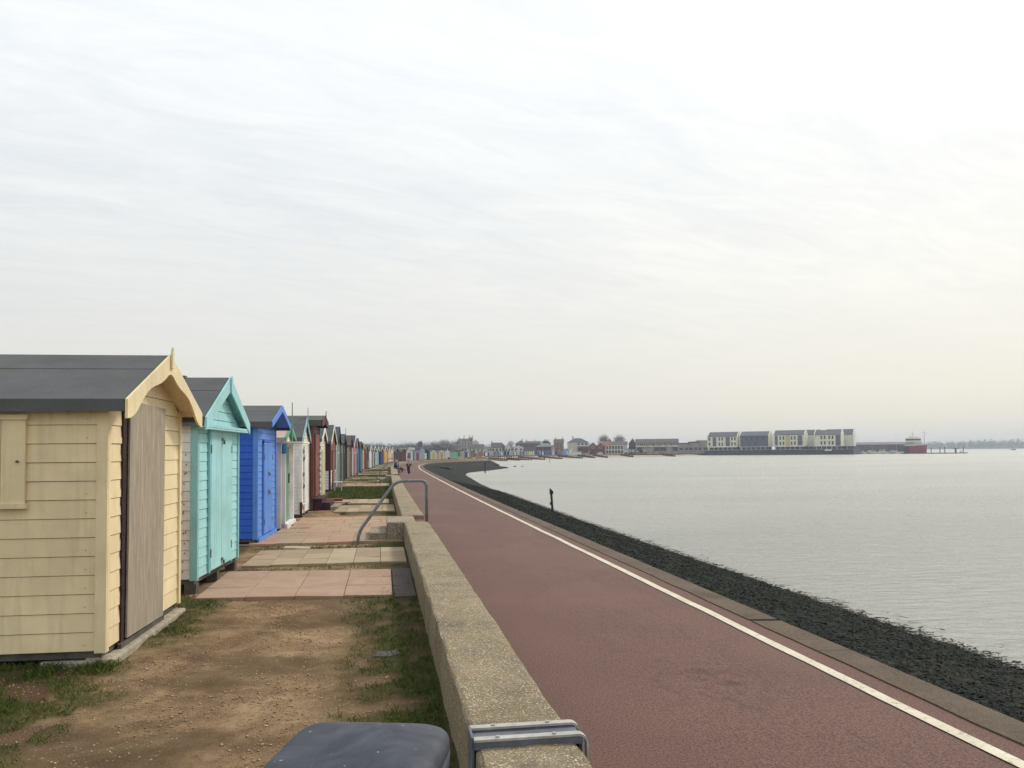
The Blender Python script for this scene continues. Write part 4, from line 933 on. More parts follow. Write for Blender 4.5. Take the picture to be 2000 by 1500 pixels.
# ------------------------------------------------------------------ far shore: hill, beach, groynes, buildings, quay, trees
gx = np.linspace(-260, 330, 50); gy = np.linspace(452, 1300, 40); hv = []
for y in gy:
    for x in gx:
        k = sstep(452, 640, y) * sstep(300, 150, x); hv.append((x, y, -.25 + 4.2 * k + 1.2 * k * noise.noise((x / 70, y / 90, 0))))
tag(npmesh('hill', hv, grid_faces(40, 50), plain('hill_ground', (.10, .095, .06), .95, .3, .1)), kind='structure')

M_SAND = None
m, nt, b = newmat('beach_sand'); v = coords(nt)
c = ramp(nt, noise_n(nt, coords(nt, (.12, .05, 1)), 1, 5, .6), [(.3, (.27, .185, .115)), (.6, (.38, .28, .18)), (.8, (.43, .33, .215))])
at = N(nt, 'ShaderNodeAttribute', attribute_name='wet')
nt.links.new(mix(nt, at.outputs['Fac'], c, (.17, .115, .085)), b.inputs['Base Color']); b.inputs['Roughness'].default_value = .9
Wl = along([Vector((x, y, 0)) for x, y in [(28.5, 244), (31.3, 250.8), (35.9, 258.5), (42.4, 268.5), (54, 284), (67.2, 302), (84, 326), (100, 346), (120, 357), (137.5, 365.4), (152, 390), (165, 415), (181, 444)]], 90)
Bl = along([Vector((x, y, 0)) for x, y in [(27, 264), (33, 300), (40, 345), (50, 388), (58, 411), (72, 413), (98, 411), (112, 420), (128, 432), (158, 442), (178, 452)]], 90)
bv = []; bw_ = []
for a, c_ in zip(Wl, Bl):
    d = c_ - a; n_ = 26
    for k in range(n_):
        t = -.10 + 1.12 * k / (n_ - 1); p = a + d * t
        bv.append((p.x, p.y, -1.17 + .62 * t ** 1.2 if t > 0 else -1.17 + t * 3)); bw_.append(max(0, min(1, 1 - t * 4.5 + .6 * noise.noise((p.x / 9, p.y / 9, 0)))))
bo = npmesh('beach', bv, grid_faces(90, 26), m); at = bo.data.attributes.new('wet', 'FLOAT', 'POINT'); at.data.foreach_set('value', bw_); tag(bo, kind='structure')
# low sea wall under the far huts
mb = MB(); pts = [(34, 306), (41, 346), (50.5, 390), (58, 413.5), (72, 415), (98, 413), (111, 419), (126, 428)]
for (x0, y0), (x1, y1) in zip(pts, pts[1:]):
    d = Vector((x1 - x0, y1 - y0, 0)).normalized(); n_ = Vector((d.y, -d.x, 0)) * .5
    mb.hexa([(x0 + n_.x, y0 + n_.y, -1.2), (x1 + n_.x, y1 + n_.y, -1.2), (x1 - n_.x, y1 - n_.y, -1.2), (x0 - n_.x, y0 - n_.y, -1.2), (x0 + n_.x * .7, y0 + n_.y * .7, .0), (x1 + n_.x * .7, y1 + n_.y * .7, .0), (x1 - n_.x, y1 - n_.y, .0), (x0 - n_.x, y0 - n_.y, .0)])
tag(mb.build('sea_wall', plain('sea_wall_concrete', (.25, .23, .21), .9, .25, .3)), 'long grey sea wall along the back of the beach below the far huts', 'wall')
M_GRO = plain('groyne_timber', (.045, .034, .03), .85, .4, 2)
GR = [(35.6, 313.6, 39.1, 257.9, 'first timber groyne, its foot nearest the weedy spit'), (41.3, 317.7, 45.6, 272.1, 'second timber groyne from the spit, below the navy and lilac huts'), (46.7, 308.3, 50.7, 278.0, 'short timber groyne, third from the spit'), (58, 350, 56.5, 284, 'timber groyne on the beach below the red far hut'), (71.8, 375.3, 67.5, 305.3, 'timber groyne below the two pale yellow huts'),
      (86.3, 400, 79.5, 322, 'timber groyne below the tall red brick house'), (97.5, 404, 89.0, 338, 'timber groyne below the white hipped house'), (107.0, 410, 96.5, 345.0, 'timber groyne below the twin-gabled house'), (126, 425, 112, 358, 'timber groyne below the balconied building'), (152, 433, 137, 372, 'low timber groyne at the sandy end of the beach')]
for i, (x0, y0, x1, y1, lb) in enumerate(GR):
    t = thing('groyne', lb, 'groyne', (x0, y0, 0), 0, 'timber groynes on the beach'); n_ = int(math.hypot(x1 - x0, y1 - y0) / 3.0); bd = MB()
    for k in range(n_ + 1):
        f_ = k / n_; x, y = (x1 - x0) * f_, (y1 - y0) * f_; zt = -.10 - .75 * f_
        MB().box(x - .16, x + .16, y - .16, y + .16, -1.9, zt + .28 + random.uniform(-.1, .25)).build('post', M_GRO, t)
        if k < n_:
            xb, yb = (x1 - x0) * (k + 1) / n_, (y1 - y0) * (k + 1) / n_; z2 = -.10 - .75 * (k + 1) / n_
            bd.hexa([(x - .06, y, -1.9), (x + .06, y, -1.9), (xb + .06, yb, -1.9), (xb - .06, yb, -1.9), (x - .06, y, zt - .12), (x + .06, y, zt - .12), (xb + .06, yb, z2 - .12), (xb - .06, yb, z2 - .12)])
    bd.build('planking', M_GRO, t)

def W_(c, nm=None): return plain('render_' + (nm or '%02x%02x%02x' % tuple(int(q * 255) for q in c)), c, .85, .12, .6)
M_SLATE = plain('slate_roof', (.075, .08, .10), .75, .2, 1.2); M_TILE = plain('red_tile', (.27, .075, .05), .85, .25, 1.5); M_BRNROOF = plain('brown_tile', (.10, .075, .075), .85, .25, 1.2)
M_WIN = plain('dark_window', (.045, .05, .06), .25, .3, 2, 0, 0, .5); M_WFR = W_((.70, .68, .62), 'white')
CREAM = (.56, .52, .42); WHITE = (.66, .64, .58); BRICK = (.24, .09, .07); DKBR = (.15, .045, .045); GREY = (.30, .29, .28); BUFF = (.45, .36, .27)
def house(name, label, cat, x, y, w, eh, rh, zb, dep=7.0, wall=CREAM, roof=None, kind='ridge', rows=0, cols=0, turn=0, chim=(), wz=None, door=False, winw=.5, group=None, frames=False):
    """front faces -y locally; every window is a part"""
    az = math.atan2(x, y); t = thing(name, label, cat, (x, y, zb), -az + R(turn), group); roof = roof or M_SLATE; h = w / 2; lo = -zb - .35
    wb = MB(); wm = W_(wall)
    if kind == 'gable': wb.prism([(-h, 0, lo), (h, 0, lo), (h, 0, eh), (0, 0, rh), (-h, 0, eh)], (0, dep, 0))
    elif kind == 'ridge': wb.prism([(-h, 0, lo), (-h, dep, lo), (-h, dep, eh), (-h, dep / 2, rh), (-h, 0, eh)], (w, 0, 0))
    else: wb.box(-h, h, 0, dep, lo, eh)
    wb.build('wall', wm, t)
    rb = MB(); o = .25; th = .16
    if kind == 'gable':
        g = (rh - eh) / h
        for s in (-1, 1): rb.prism([(0, -o, rh + .02), (s * (h + o), -o, eh - g * o + .02), (s * (h + o), -o, eh - g * o + th), (0, -o, rh + th)], (0, dep + 2 * o, 0))
    elif kind == 'ridge':
        g = (rh - eh) / (dep / 2)
        for s in (0, 1):
            ye = -o if s == 0 else dep + o; rb.prism([(-h - o, dep / 2, rh + .02), (-h - o, ye, eh - g * o + .02), (-h - o, ye, eh - g * o + th), (-h - o, dep / 2, rh + th)], (w + 2 * o, 0, 0))
    elif kind == 'hip':
        i = min(dep / 2, h) * .95; a = [(-h - o, -o, eh), (h + o, -o, eh), (h + o, dep + o, eh), (-h - o, dep + o, eh)]
        r0, r1 = (-h + i, dep / 2, rh), (h - i, dep / 2, rh)
        if r0[0] > r1[0]: r0 = r1 = (0, dep / 2, rh)
        rb.add(a + [r0, r1] + [(p[0], p[1], eh - .15) for p in a], [(0, 1, 5, 4), (1, 2, 5), (2, 3, 4, 5), (3, 0, 4), (0, 6, 7, 1), (1, 7, 8, 2), (2, 8, 9, 3), (3, 9, 6, 0), (9, 8, 7, 6)])
    else: rb.box(-h - .15, h + .15, -.15, dep + .15, eh, rh)
    r = rb.build('roof', roof, t)
    for cx_, cy_ in chim:
        mb = MB(); mb.box(cx_ - .35, cx_ + .35, cy_ - .3, cy_ + .3, rh - 1.0, rh + .9); mb.box(cx_ - .2, cx_ + .2, cy_ - .15, cy_ + .15, rh + .9, rh + 1.25); mb.build('chimney', W_(BUFF), r)
    top = eh - .45 if kind != 'gable' else eh
    if wz: z0, z1 = wz
    else: z0, z1 = max(lo + 1, eh - 2.6 * rows + .3), top
    for j in range(rows):
        for i in range(cols):
            cxp = -h + w * (i + .5) / cols; ww = w / cols * winw / 2; ph = (z1 - z0) / rows; zc_ = z0 + ph * (j + .5); wh = min(ph * .36, .75)
            wn = MB().box(cxp - ww, cxp + ww, -.06, .02, zc_ - wh, zc_ + wh).build('window', M_WIN, t)
            if frames: MB().box(cxp - ww - .12, cxp + ww + .12, -.03, .01, zc_ - wh - .12, zc_ + wh + .12).build('frame', M_WFR, wn)
    if door: MB().box(-.5, .5, -.06, .02, lo, lo + 2.2).build('door', M_WIN, t)
    return t
H_ = house
t = H_('hotel', 'tall pale seaside hotel with chimneys, highest building on the hill', 'hotel', 55.3, 558.8, 7.7, 8.4, 10.15, .87, 8, (.52, .48, .42), M_BRNROOF, 'ridge', 2, 4, chim=((-3.4, 4), (-.2, 4), (3.2, 4)), wz=(3.6, 8.1), frames=False)
H_('tower', 'pale square tower with pinnacles beside the hotel on the hill', 'tower', 60.5, 563, 2.5, 9.9, 11.2, .82, 2.5, (.58, .55, .48), M_SLATE, 'hip', 2, 1, wz=(6.5, 9.7), chim=((-.9, .3), (.9, .3)))
H_('house', 'pale house standing on the right of the hotel tower', 'house', 63.4, 562.7, 4.6, 7.4, 9.3, .8, 7, (.56, .52, .45), M_BRNROOF, 'gable', 1, 2, wz=(4.6, 7))
H_('house', 'long slate-roofed low house with cream walls below the hotel', 'house', 54.2, 477.8, 9.0, 1.95, 4.2, 2.15, 7, CREAM, M_SLATE, 'ridge', 1, 4, wz=(-.2, 1.7), winw=.35)
H_('house', 'grey slate-roofed shed to the left of the flagpole', 'house', 44.3, 489.5, 5.4, 3.2, 4.3, 2.26, 6, GREY, M_SLATE, 'ridge')
H_('house', 'pale flat-fronted house just right of the flagpole', 'house', 46.4, 468.9, 3.8, 2.06, 3.2, 2.8, 6, (.50, .50, .46), M_SLATE, 'ridge', 1, 2, wz=(-.4, 1.8))
H_('house', 'cream house with a tall pale chimney behind the navy hut', 'house', 64.8, 466.1, 6.2, 2.35, 4.99, 2.05, 7, CREAM, M_BRNROOF, 'ridge', 1, 3, chim=((-2.8, 3.5),), wz=(-.2, 2.1))
H_('house', 'narrow dark house between the cream and the white gabled house', 'house', 69.1, 470.4, 2.2, 2.97, 4.45, 2.0, 6, (.10, .09, .10), M_SLATE, 'gable')
H_('house', 'white house with a pointed gable, left of the white bungalow', 'house', 70.3, 460.1, 3.3, 2.3, 4.5, 1.99, 7, WHITE, M_SLATE, 'gable', 1, 2, wz=(-.2, 2.0), chim=((.7, 3),))
H_('house', 'white bungalow with a shallow gable above the far huts', 'bungalow', 75.5, 454.2, 5.3, 2.16, 3.45, 1.93, 7, WHITE, W_(WHITE), 'gable', 1, 2, wz=(.4, 2.0))
H_('house', 'dark hipped roof rising behind the white bungalow', 'house', 86.7, 513.2, 6.4, 5.2, 7.15, 1.93, 8, (.14, .11, .12), M_SLATE, 'hip', 1, 3, wz=(3, 5), chim=((1, 4),))
H_('house', 'long brown roof behind the far huts with two bright windows', 'house', 96.2, 521.8, 9.9, 5.3, 6.6, 1.86, 8, (.16, .12, .13), M_BRNROOF, 'ridge', 1, 5, wz=(2.6, 5), chim=((-4, 4), (1.5, 4)))
t = H_('hall', 'grey-roofed brick hall with a small white roof vent', 'hall', 92.1, 461.7, 10.9, 2.94, 4.99, 1.66, 9, DKBR, plain('grey_sheet', (.15, .16, .18), .7, .15, .6), 'hip', 1, 5, wz=(.3, 2.6), winw=.4)
MB().ball((1.9, 2.6, 4.3), .55, 1, 1, .7).build('roof_vent', M_WFR, t, smooth=True)
H_('house', 'small tan gabled house squeezed against the tall red brick house', 'house', 95.1, 453.1, 2.2, 2.2, 3.7, 1.76, 7, BUFF, M_SLATE, 'gable')
H_('house', 'tall red brick house left of the white hipped house', 'house', 101.0, 465.3, 5.6, 5.64, 7.7, 1.14, 8, BRICK, M_BRNROOF, 'ridge', 2, 3, chim=((-1.8, 4), (2.2, 4)), wz=(1.4, 5.4), winw=.35, frames=True)
t = H_('house', 'big white house with a slate hipped roof facing the beach', 'house', 109.7, 453.9, 12.0, 6.5, 8.98, .33, 9, WHITE, M_SLATE, 'hip', 0, 0, chim=((-2.9, 4.5),))
for x0, x1, z0, z1 in ((-3.6, -1.4, 2.4, 5.6), (-3.2, -1.8, .2, 2.0), (-.1, .9, 5.0, 6.0), (1.9, 3.0, 5.0, 6.0), (4.0, 5.2, 5.0, 6.0), (-5.2, -4.6, .4, 5.4)): MB().box(x0, x1, -.07, .02, z0, z1).build('window', M_WIN, t)
MB().box(-.2, 6.1, -1.3, .0, 3.5, 4.3).build('veranda_roof', plain('lead_roof', (.16, .17, .20), .7), t); MB().box(-.1, 6.0, -.10, .0, 1.4, 3.5).build('veranda_window', M_WIN, t); MB().box(-5.9, -.4, -.5, .0, -.6, 6.3).build('bay', W_(CREAM), t)
H_('house', 'maroon flat-fronted block in front of the white hipped house', 'kiosk', 111.2, 443.5, 3.4, 2.7, 3.0, 1.04, 4, DKBR, M_BRNROOF, 'flat')
t = thing('house', 'twin-gabled dark red house with white bargeboards', 'house', (117.6, 442.5, .42), -math.atan2(117.6, 442.5))
MB().box(-4.1, 4.1, .0, 8, -.8, 4.5).build('wall', W_(DKBR), t)
for s in (-1, 1):
    c0 = s * 2.05; MB().prism([(c0 - 2.05, -.01, 4.4), (c0 + 2.05, -.01, 4.4), (c0, -.01, 6.2)], (0, 8, 0)).build('gable', W_(BRICK), t)
    for q in (-1, 1):
        MB().prism([(c0, -.3, 6.5), (c0 + q * 2.25, -.3, 4.45), (c0 + q * 2.25, -.3, 4.2), (c0, -.3, 6.2)], (0, .12, 0)).build('bargeboard', M_WFR, t)
        MB().prism([(c0, -.15, 6.4), (c0 + q * 2.2, -.15, 4.4), (c0 + q * 2.2, -.15, 4.25), (c0, -.15, 6.25)], (0, 8, 0)).build('roof', M_TILE, t)
    w_ = MB().box(c0 - .75, c0 + .75, -.10, .0, 2.9, 4.1).build('window', M_WFR, t); MB().box(c0 - .55, c0 + .55, -.13, -.09, 3.0, 4.0).build('pane', M_WIN, w_)
    MB().box(c0 - 1.4, c0 + .2, -.10, .0, .0, 2.0).build('window', M_WIN, t)
H_('house', 'orange-red tiled roof behind the twin-gabled house', 'house', 126.8, 456.2, 6.0, 4.55, 6.2, .91, 7, BRICK, plain('orange_tile', (.24, .085, .06), .85, .25, 1.5), 'ridge')
H_('house', 'dark pyramid-roofed house in front of the bare trees', 'house', 134.3, 475.3, 3.4, 5.82, 8.4, .85, 3.4, (.18, .12, .12), plain('plum_tile', (.13, .09, .10), .85, .2, 1.2), 'hip')
t = thing('balcony_building', 'white two-storey building with balcony posts facing the beach', 'building', (126.0, 436.1, .49), -math.atan2(126, 436))
MB().box(-4.9, 4.9, .9, 8, -.9, 4.3).build('wall', W_((.42, .42, .40)), t); MB().box(-5.0, 5.0, -.2, 8.2, 4.3, 4.62).build('roof', M_WFR, t); MB().box(-5.0, 5.0, -.1, .9, 1.75, 2.1).build('balcony', M_WFR, t)
for k in range(7): MB().box(-4.95 + 1.63 * k, -4.78 + 1.63 * k, -.15, .0, -.9, 4.3).build('post', M_WFR, t)
for k in range(6):
    for z0, z1 in ((.0, 1.5), (2.3, 4.0)): MB().box(-4.5 + 1.6 * k, -3.6 + 1.6 * k, .84, .91, z0, z1).build('window', M_WIN, t)
H_('house', 'slate roof with a pale gable behind the balconied building', 'house', 136.1, 459.8, 8.3, 4.6, 6.4, .83, 8, (.46, .44, .40), M_SLATE, 'ridge')
H_('house', 'dark gabled end house at the left end of the long terrace', 'house', 144.6, 463.5, 4.0, 4.8, 7.3, 1.36, 8, (.10, .075, .075), M_BRNROOF, 'gable')
t = H_('terrace_block', 'long two-storey terrace with a brown roof and white balconies', 'terrace', 155.6, 451.7, 24.2, 5.4, 7.5, .95, 9, (.40, .37, .33), M_BRNROOF, 'ridge')
for k in range(7):
    x0 = -11.6 + 3.42 * k
    MB().box(x0, x0 + 2.8, -.08, .02, 3.9, 5.0).build('window', M_WIN, t)
    for q in range(2): MB().box(x0 + .5 + 1.2 * q, x0 + .75 + 1.2 * q, -.12, -.05, 3.9, 5.0).build('curtain', M_WFR, t)
    MB().box(x0 - .2, x0 + 3.0, -1.0, .0, 3.05, 3.65).build('balcony', W_((.62, .61, .54)) if k % 2 else M_WFR, t)
    MB().box(x0, x0 + 2.8, -.08, .02, .6, 2.8).build('window', M_WIN if k in (0, 3, 4, 6) else W_((.38, .42, .38)), t)
    MB().box(x0 + 2.95, x0 + 3.2, -1.1, .05, -.6, 5.3).build('pier', W_((.24, .20, .18)), t)
for k, (x, y, w, eh, rh, lb, c_) in enumerate(((181.8, 477.9, 6.4, 4.6, 5.4, 'low grey brick building right of the long terrace', (.30, .26, .24)), (189.4, 481.8, 6.2, 5.3, 6.2, 'grey flat-roofed building in the middle, left of the quay flats', (.34, .30, .27)), (196.8, 485.7, 7.4, 5.8, 7.0, 'pinkish grey building next to the first quay block', (.36, .31, .29)))):
    H_('building', lb, 'building', x, y, w, eh, rh, 1.0, 8, c_, M_BRNROOF if k < 2 else W_((.3, .28, .27)), 'flat', 1, 2, wz=(.2, 3.2), winw=.6)
H_('long_shed', 'long low white building peeping over the reddish brown huts', 'shed', 10.9, 423.6, 4.6, .7, 1.2, 2.95, 5, (.50, .49, .46), W_((.5, .5, .48)), 'flat'); H_('long_shed', 'short bright white building right of the long low white one', 'shed', 14.9, 423.4, 3.0, .95, 1.5, 2.95, 5, (.74, .72, .66), W_((.74, .72, .66)), 'flat')
H_('boat_shed', 'long dark boat shed behind the marina', 'shed', 312.4, 477.6, 34, 4.4, 5.9, -.06, 10, (.15, .13, .15), plain('shed_roof', (.19, .16, .18), .8, .15, .3), 'ridge')
# roofs scattered over the hill on the left
random.seed(21)
LBL = ['slate roof low on the hill, farthest left behind the huts', 'brown roof on the hill above the navy and white hut', 'brick gable on the hill above the sky blue hut', 'small slate-roofed pale house on the hill above the orange hut', 'brown-roofed house on the hill above the pink and white hut', 'slate roof on the hill just left of the long low white building', 'slate-roofed brick house on the hill above the white gabled hut', 'brown roof with a chimney on the hill above the petrol blue hut', 'slate-roofed house on the hill above the navy hut with the white door', 'slate roof with a chimney on the hill above the grey-teal hut', 'brick gabled house with a brown roof above the beige hut', 'slate roof with a chimney on the hill above the small white hut', 'slate-roofed house half hidden in the bare wood just left of the hotel']
for k, lb in enumerate(LBL):
    pxk = 705 + 15.2 * k; az = math.atan((pxk - 1000) / 1600) + R(9.0); d_ = 500 + 70 * ((k * 7) % 5) / 5; zb = .3 + 1.6 * ((k * 3) % 4) / 4 + (.8 if k > 10 else 0)
    H_('house', lb, 'house', d_ * math.sin(az), d_ * math.cos(az), 5.5 + 2.5 * ((k * 5) % 3), 2.6, 4.6, zb, 7, [(.22, .20, .20), (.30, .27, .26), BRICK, (.36, .33, .31)][k % 4], [M_SLATE, M_BRNROOF, M_SLATE][k % 3], 'gable' if k in (2, 10) else 'ridge', 1, 2, turn=random.uniform(-25, 25), chim=((1, 3.5),) if k % 2 else (), wz=(.2, 2.2), group='houses on the hill behind the huts')

# the quay and its apartment blocks
QA = R(-38)
t = thing('quay_wall', 'long dark steel-piled quay wall under the apartment blocks', 'quay', (214, 427, 0), QA)
qb = MB(); k0 = -37.0
while k0 < 41.5:
    qb.hexa([(k0, -5.2, -3), (k0 + .55, -5.2, -3), (k0 + .55, 30, -3), (k0, 30, -3), (k0, -5.2, 1.62), (k0 + .55, -5.2, 1.62), (k0 + .55, 30, 1.62), (k0, 30, 1.62)]); qb.box(k0 + .551, k0 + 1.099, -4.8, 30, -3, 1.615); k0 += 1.1
qb.build('piling', plain('steel_piles', (.065, .075, .10), .8, .3, .4), t); MB().box(-37.1, 41.8, -5.4, -4.4, 1.63, 1.80).build('coping', W_((.40, .40, .38)), t); MB().box(28, 31.5, -5.5, -5.42, .9, 1.6).build('panel', M_WFR, t)
def block(x0, x1, yo, lb, wall, roof, zr=12.0, ze=9.6, dark=False, wins=(), balc=(), dep=10):
    t = thing('apartment_block', lb, 'flats', (214, 427, 0), QA, 'apartment blocks on the quay')
    MB().box(x0, x1, yo, yo + dep, 3.4, ze).build('wall', wall, t); MB().box(x0 + .3, x1 - .3, yo + .8, yo + dep, 1.5, 3.4).build('undercroft', W_((.11, .11, .13)), t)
    rb = MB(); g = (zr - ze) / (dep / 2)
    for s in (0, 1):
        ye = yo - .3 if s == 0 else yo + dep + .3; rb.prism([(x0, yo + dep / 2, zr), (x0, ye, ze - .1), (x0, ye, ze + .1), (x0, yo + dep / 2, zr + .2)], (x1 - x0, 0, 0))
    rb.build('roof', roof, t)
    for xe in (x0 - .35, x1): MB().prism([(xe, yo - .3, 3.4), (xe, yo + dep + .3, 3.4), (xe, yo + dep + .3, ze + .2), (xe, yo + dep / 2 + .6, zr + .55), (xe, yo + dep / 2 - .6, zr + .55), (xe, yo - .3, ze + .2)], (.35, 0, 0)).build('gable', W_((.72, .70, .60)), t)
    for (a, b_, z0, z1) in wins: MB().box(x0 + a, x0 + b_, yo - .08, yo + .05, z0, z1).build('window', M_WIN, t)
    for (a, b_, z0, z1) in balc:
        bb = MB().box(x0 + a, x0 + b_, yo - .10, yo + .05, z0, z1).build('recess_shade', W_((.12, .13, .17)), t)  # flat dark panel, shade of the balcony recess painted as its colour
        MB().box(x0 + a - .1, x0 + b_ + .1, yo - 1.0, yo - .1, z0 + 2.4, z0 + 2.55).build('balcony', W_((.35, .36, .38)), bb)
    for k in range(int((x1 - x0) / 2.6)): MB().box(x0 + .6 + 2.6 * k, x0 + .9 + 2.6 * k, yo - .05, yo + .25, 1.5, 3.4).build('column', M_WFR, t)
    MB().box(x0, x1, yo - .5, yo - .02, 3.3, 3.55).build('balcony_slab', M_WFR, t)
    return t
CB = W_((.68, .67, .55)); wpair = lambda c0: [(c0, c0 + .8, 7.2, 9.0), (c0 + 1.7, c0 + 2.5, 7.2, 9.0), (c0, c0 + .8, 4.3, 6.1), (c0 + 1.7, c0 + 2.5, 4.3, 6.1)]
block(-36.2, -19.6, 0, 'cream apartment block with three pairs of windows, first on the quay', CB, M_SLATE, wins=[(.5, 1.3, 7.2, 9), (.5, 1.3, 4.3, 6.1)] + wpair(6.2) + wpair(14.0 - .6), balc=[(2.8, 4.8, 4, 9.1), (10.2, 12.6, 4, 9.3)])
block(-17.8, -2.2, 0, 'dark blue-grey clad apartment block between two cream ones', W_((.095, .11, .145)), plain('blue_slate', (.085, .10, .125), .75, .2, 1), wins=[(3, 4, 7.2, 8.8), (6, 7, 7.2, 8.8), (9, 10, 7.2, 8.8), (12, 13, 7.2, 8.8), (4.5, 5.5, 4.3, 6), (8.2, 9.2, 4.3, 6)])
block(.8, 16.8, 0, 'cream apartment block with a tan panel in its facade', CB, M_SLATE, 12.3, 9.9, wins=wpair(3.0) + wpair(9.0), balc=[(.6, 2.0, 4, 9.4), (12.6, 15.0, 4, 9.4)])
t = [o for o in C.objects if o.name.startswith('apartment_block') and 'tan panel' in o['label']][0]; MB().box(.8 + 6.2, .8 + 8.6, -.06, .02, 3.5, 9.8).build('tan_panel', W_((.50, .43, .24)), t)
block(22.3, 35.6, 0, 'cream apartment block with a glazed corner, right end of the quay', CB, M_SLATE, 12.0, 9.6, wins=wpair(3.0) + wpair(7.0), balc=[(10.6, 13.0, 3.6, 9.2)])
block(6, 22.8, 13, 'rear apartment block showing its gable between the third and fourth blocks', CB, M_SLATE, 12.6, 9.9); block(26, 40.2, 12, 'rear apartment block showing its gable at the far right of the quay', CB, M_SLATE, 12.6, 9.8)

# trees
def twigs(n, cx, cy, cz, rx, ry, rz, L, w, up=.5, hollow=.0):
    p = rng.normal(size=(n, 3)); p /= np.linalg.norm(p, axis=1)[:, None]; rr = (hollow + (1 - hollow) * rng.random(n)) ** .45
    clump = np.array([.72 + .5 * noise.noise((q[0] * 2.2 + cx, q[1] * 2.2, q[2] * 2.2 + cy)) for q in p]); rr = rr * clump
    c = p * rr[:, None] * np.array([rx, ry, rz]) + np.array([cx, cy, cz]); d = p * .8 + rng.normal(size=(n, 3)) * .45; d[:, 2] += up; d /= np.linalg.norm(d, axis=1)[:, None]
    s = np.cross(d, rng.normal(size=(n, 3))); s /= np.linalg.norm(s, axis=1)[:, None] + 1e-9; ll = L * rng.uniform(.5, 1.3, n)[:, None]; ww = w * rng.uniform(.6, 1.3, n)[:, None]
    v_ = np.stack([c - s * ww, c + s * ww, c + d * ll + s * ww * .3, c + d * ll - s * ww * .3], 1).reshape(-1, 3); f_ = np.arange(4 * n).reshape(-1, 4); return v_, f_
M_TWIG = plain('bare_twigs', (.16, .135, .135), .9, .2, .6); M_BARK = plain('bark', (.10, .085, .07), .9, .3, 2); M_EVER = plain('evergreen', (.040, .048, .038), .9, .45, .5)
def tree(name, lb, x, y, zb, h, wd, bare=True, n=1100, group='trees in the town', mat=None):
    t = thing(name, lb, 'tree', (x, y, zb), 0, group); tb = MB(); tb.tube([(0, 0, -zb - .4 if zb > 0 else -.4), (.05 * h * .2, 0, h * .3), (0, 0, h * .62)], [h * .03, h * .022, h * .01], 7)
    for k in range(7):
        a = k * 2.4; tb.tube([(0, 0, h * (.25 + .04 * k)), (math.cos(a) * wd * .18, math.sin(a) * wd * .18, h * (.5 + .03 * k)), (math.cos(a) * wd * .36, math.sin(a) * wd * .36, h * (.68 + .03 * k))], [h * .016, h * .01, h * .004], 5)
    tb.build('trunk', M_BARK, t)
    v_, f_ = twigs(n, 0, 0, h * .64, wd / 2, wd / 2, h * .40, .16 * h if bare else .07 * h, .0032 * h if bare else .03 * h, .7 if bare else 0); npmesh('crown', v_, f_, mat or (M_TWIG if bare else M_EVER), t)
tree('bare_tree', 'big bare tree behind the dark pyramid roof, left one of the pair', 140.8, 512, .7, 11.6, 8.5, n=1500); tree('bare_tree', 'big bare tree right of its twin, above the balconied building', 150.5, 510, .7, 11.5, 9.0, n=1500)
tree('evergreen_tree', 'dark rounded evergreen tree between the hall and the red brick house', 106.4, 530, .9, 9.0, 7.6, False, 900); tree('evergreen_tree', 'narrow dark tree against the end of the long terrace', 148.4, 474, .73, 8.3, 2.6, False, 500)
tree('bare_tree', 'grey bare tree above the white gabled house', 93, 593, 2.7, 7.6, 5.6, n=700); tree('bare_tree', 'thin bare tree behind the twin-gabled house', 122, 478, .6, 6.6, 3.2, n=400); tree('evergreen_tree', 'dark bushy tree pair on the skyline left of the hotel', 27.5, 610, 3.2, 7.6, 5.2, False, 700); tree('bare_tree', 'large domed bare tree on the skyline above the grey-teal and mint huts', 48, 650, 3.4, 8.8, 13, n=1500); tree('evergreen_tree', 'dark tree right beside the hotel', 54.5, 590, 2.5, 8.6, 4.2, False, 500); tree('bush', 'dark bush left of the balconied building', 142.5, 462, .6, 3.6, 3.2, False, 300)
# the wood over the hill, one mass
V_, F_ = [], []; o_ = 0
for k in range(150):
    pxk = 665 + 1.75 * k + rng.uniform(-2, 2) if k < 132 else 905 + 11 * (k - 132); az = math.atan((pxk - 1000) / 1600) + R(9.0); d_ = rng.uniform(440, 640) if pxk < 900 else rng.uniform(540, 700); h_ = rng.uniform(5.6, 8.0) * (.85 if pxk < 840 else 1) * (.72 if pxk > 930 else 1); zb = 3.9 * sstep(452, 640, d_ * math.cos(az))
    v_, f_ = twigs(170, d_ * math.sin(az), d_ * math.cos(az), zb + h_ * .45, h_ * rng.uniform(.6, 1.0), h_ * .6, h_ * .6, .22 * h_, .05, .5); V_.append(v_); F_.append(f_ + o_); o_ += len(v_)
    v_, f_ = twigs(110, d_ * math.sin(az), d_ * math.cos(az), zb + h_ * .25, h_ * .8, h_ * .6, h_ * .4, .12 * h_, .35, .2); V_.append(v_); F_.append(f_ + o_); o_ += len(v_)
tag(npmesh('wood', np.concatenate(V_), np.concatenate(F_), plain('winter_wood', (.060, .048, .058), .95, .35, .05)), 'bare purplish winter wood covering the low hill behind the huts', 'wood', kind='stuff')
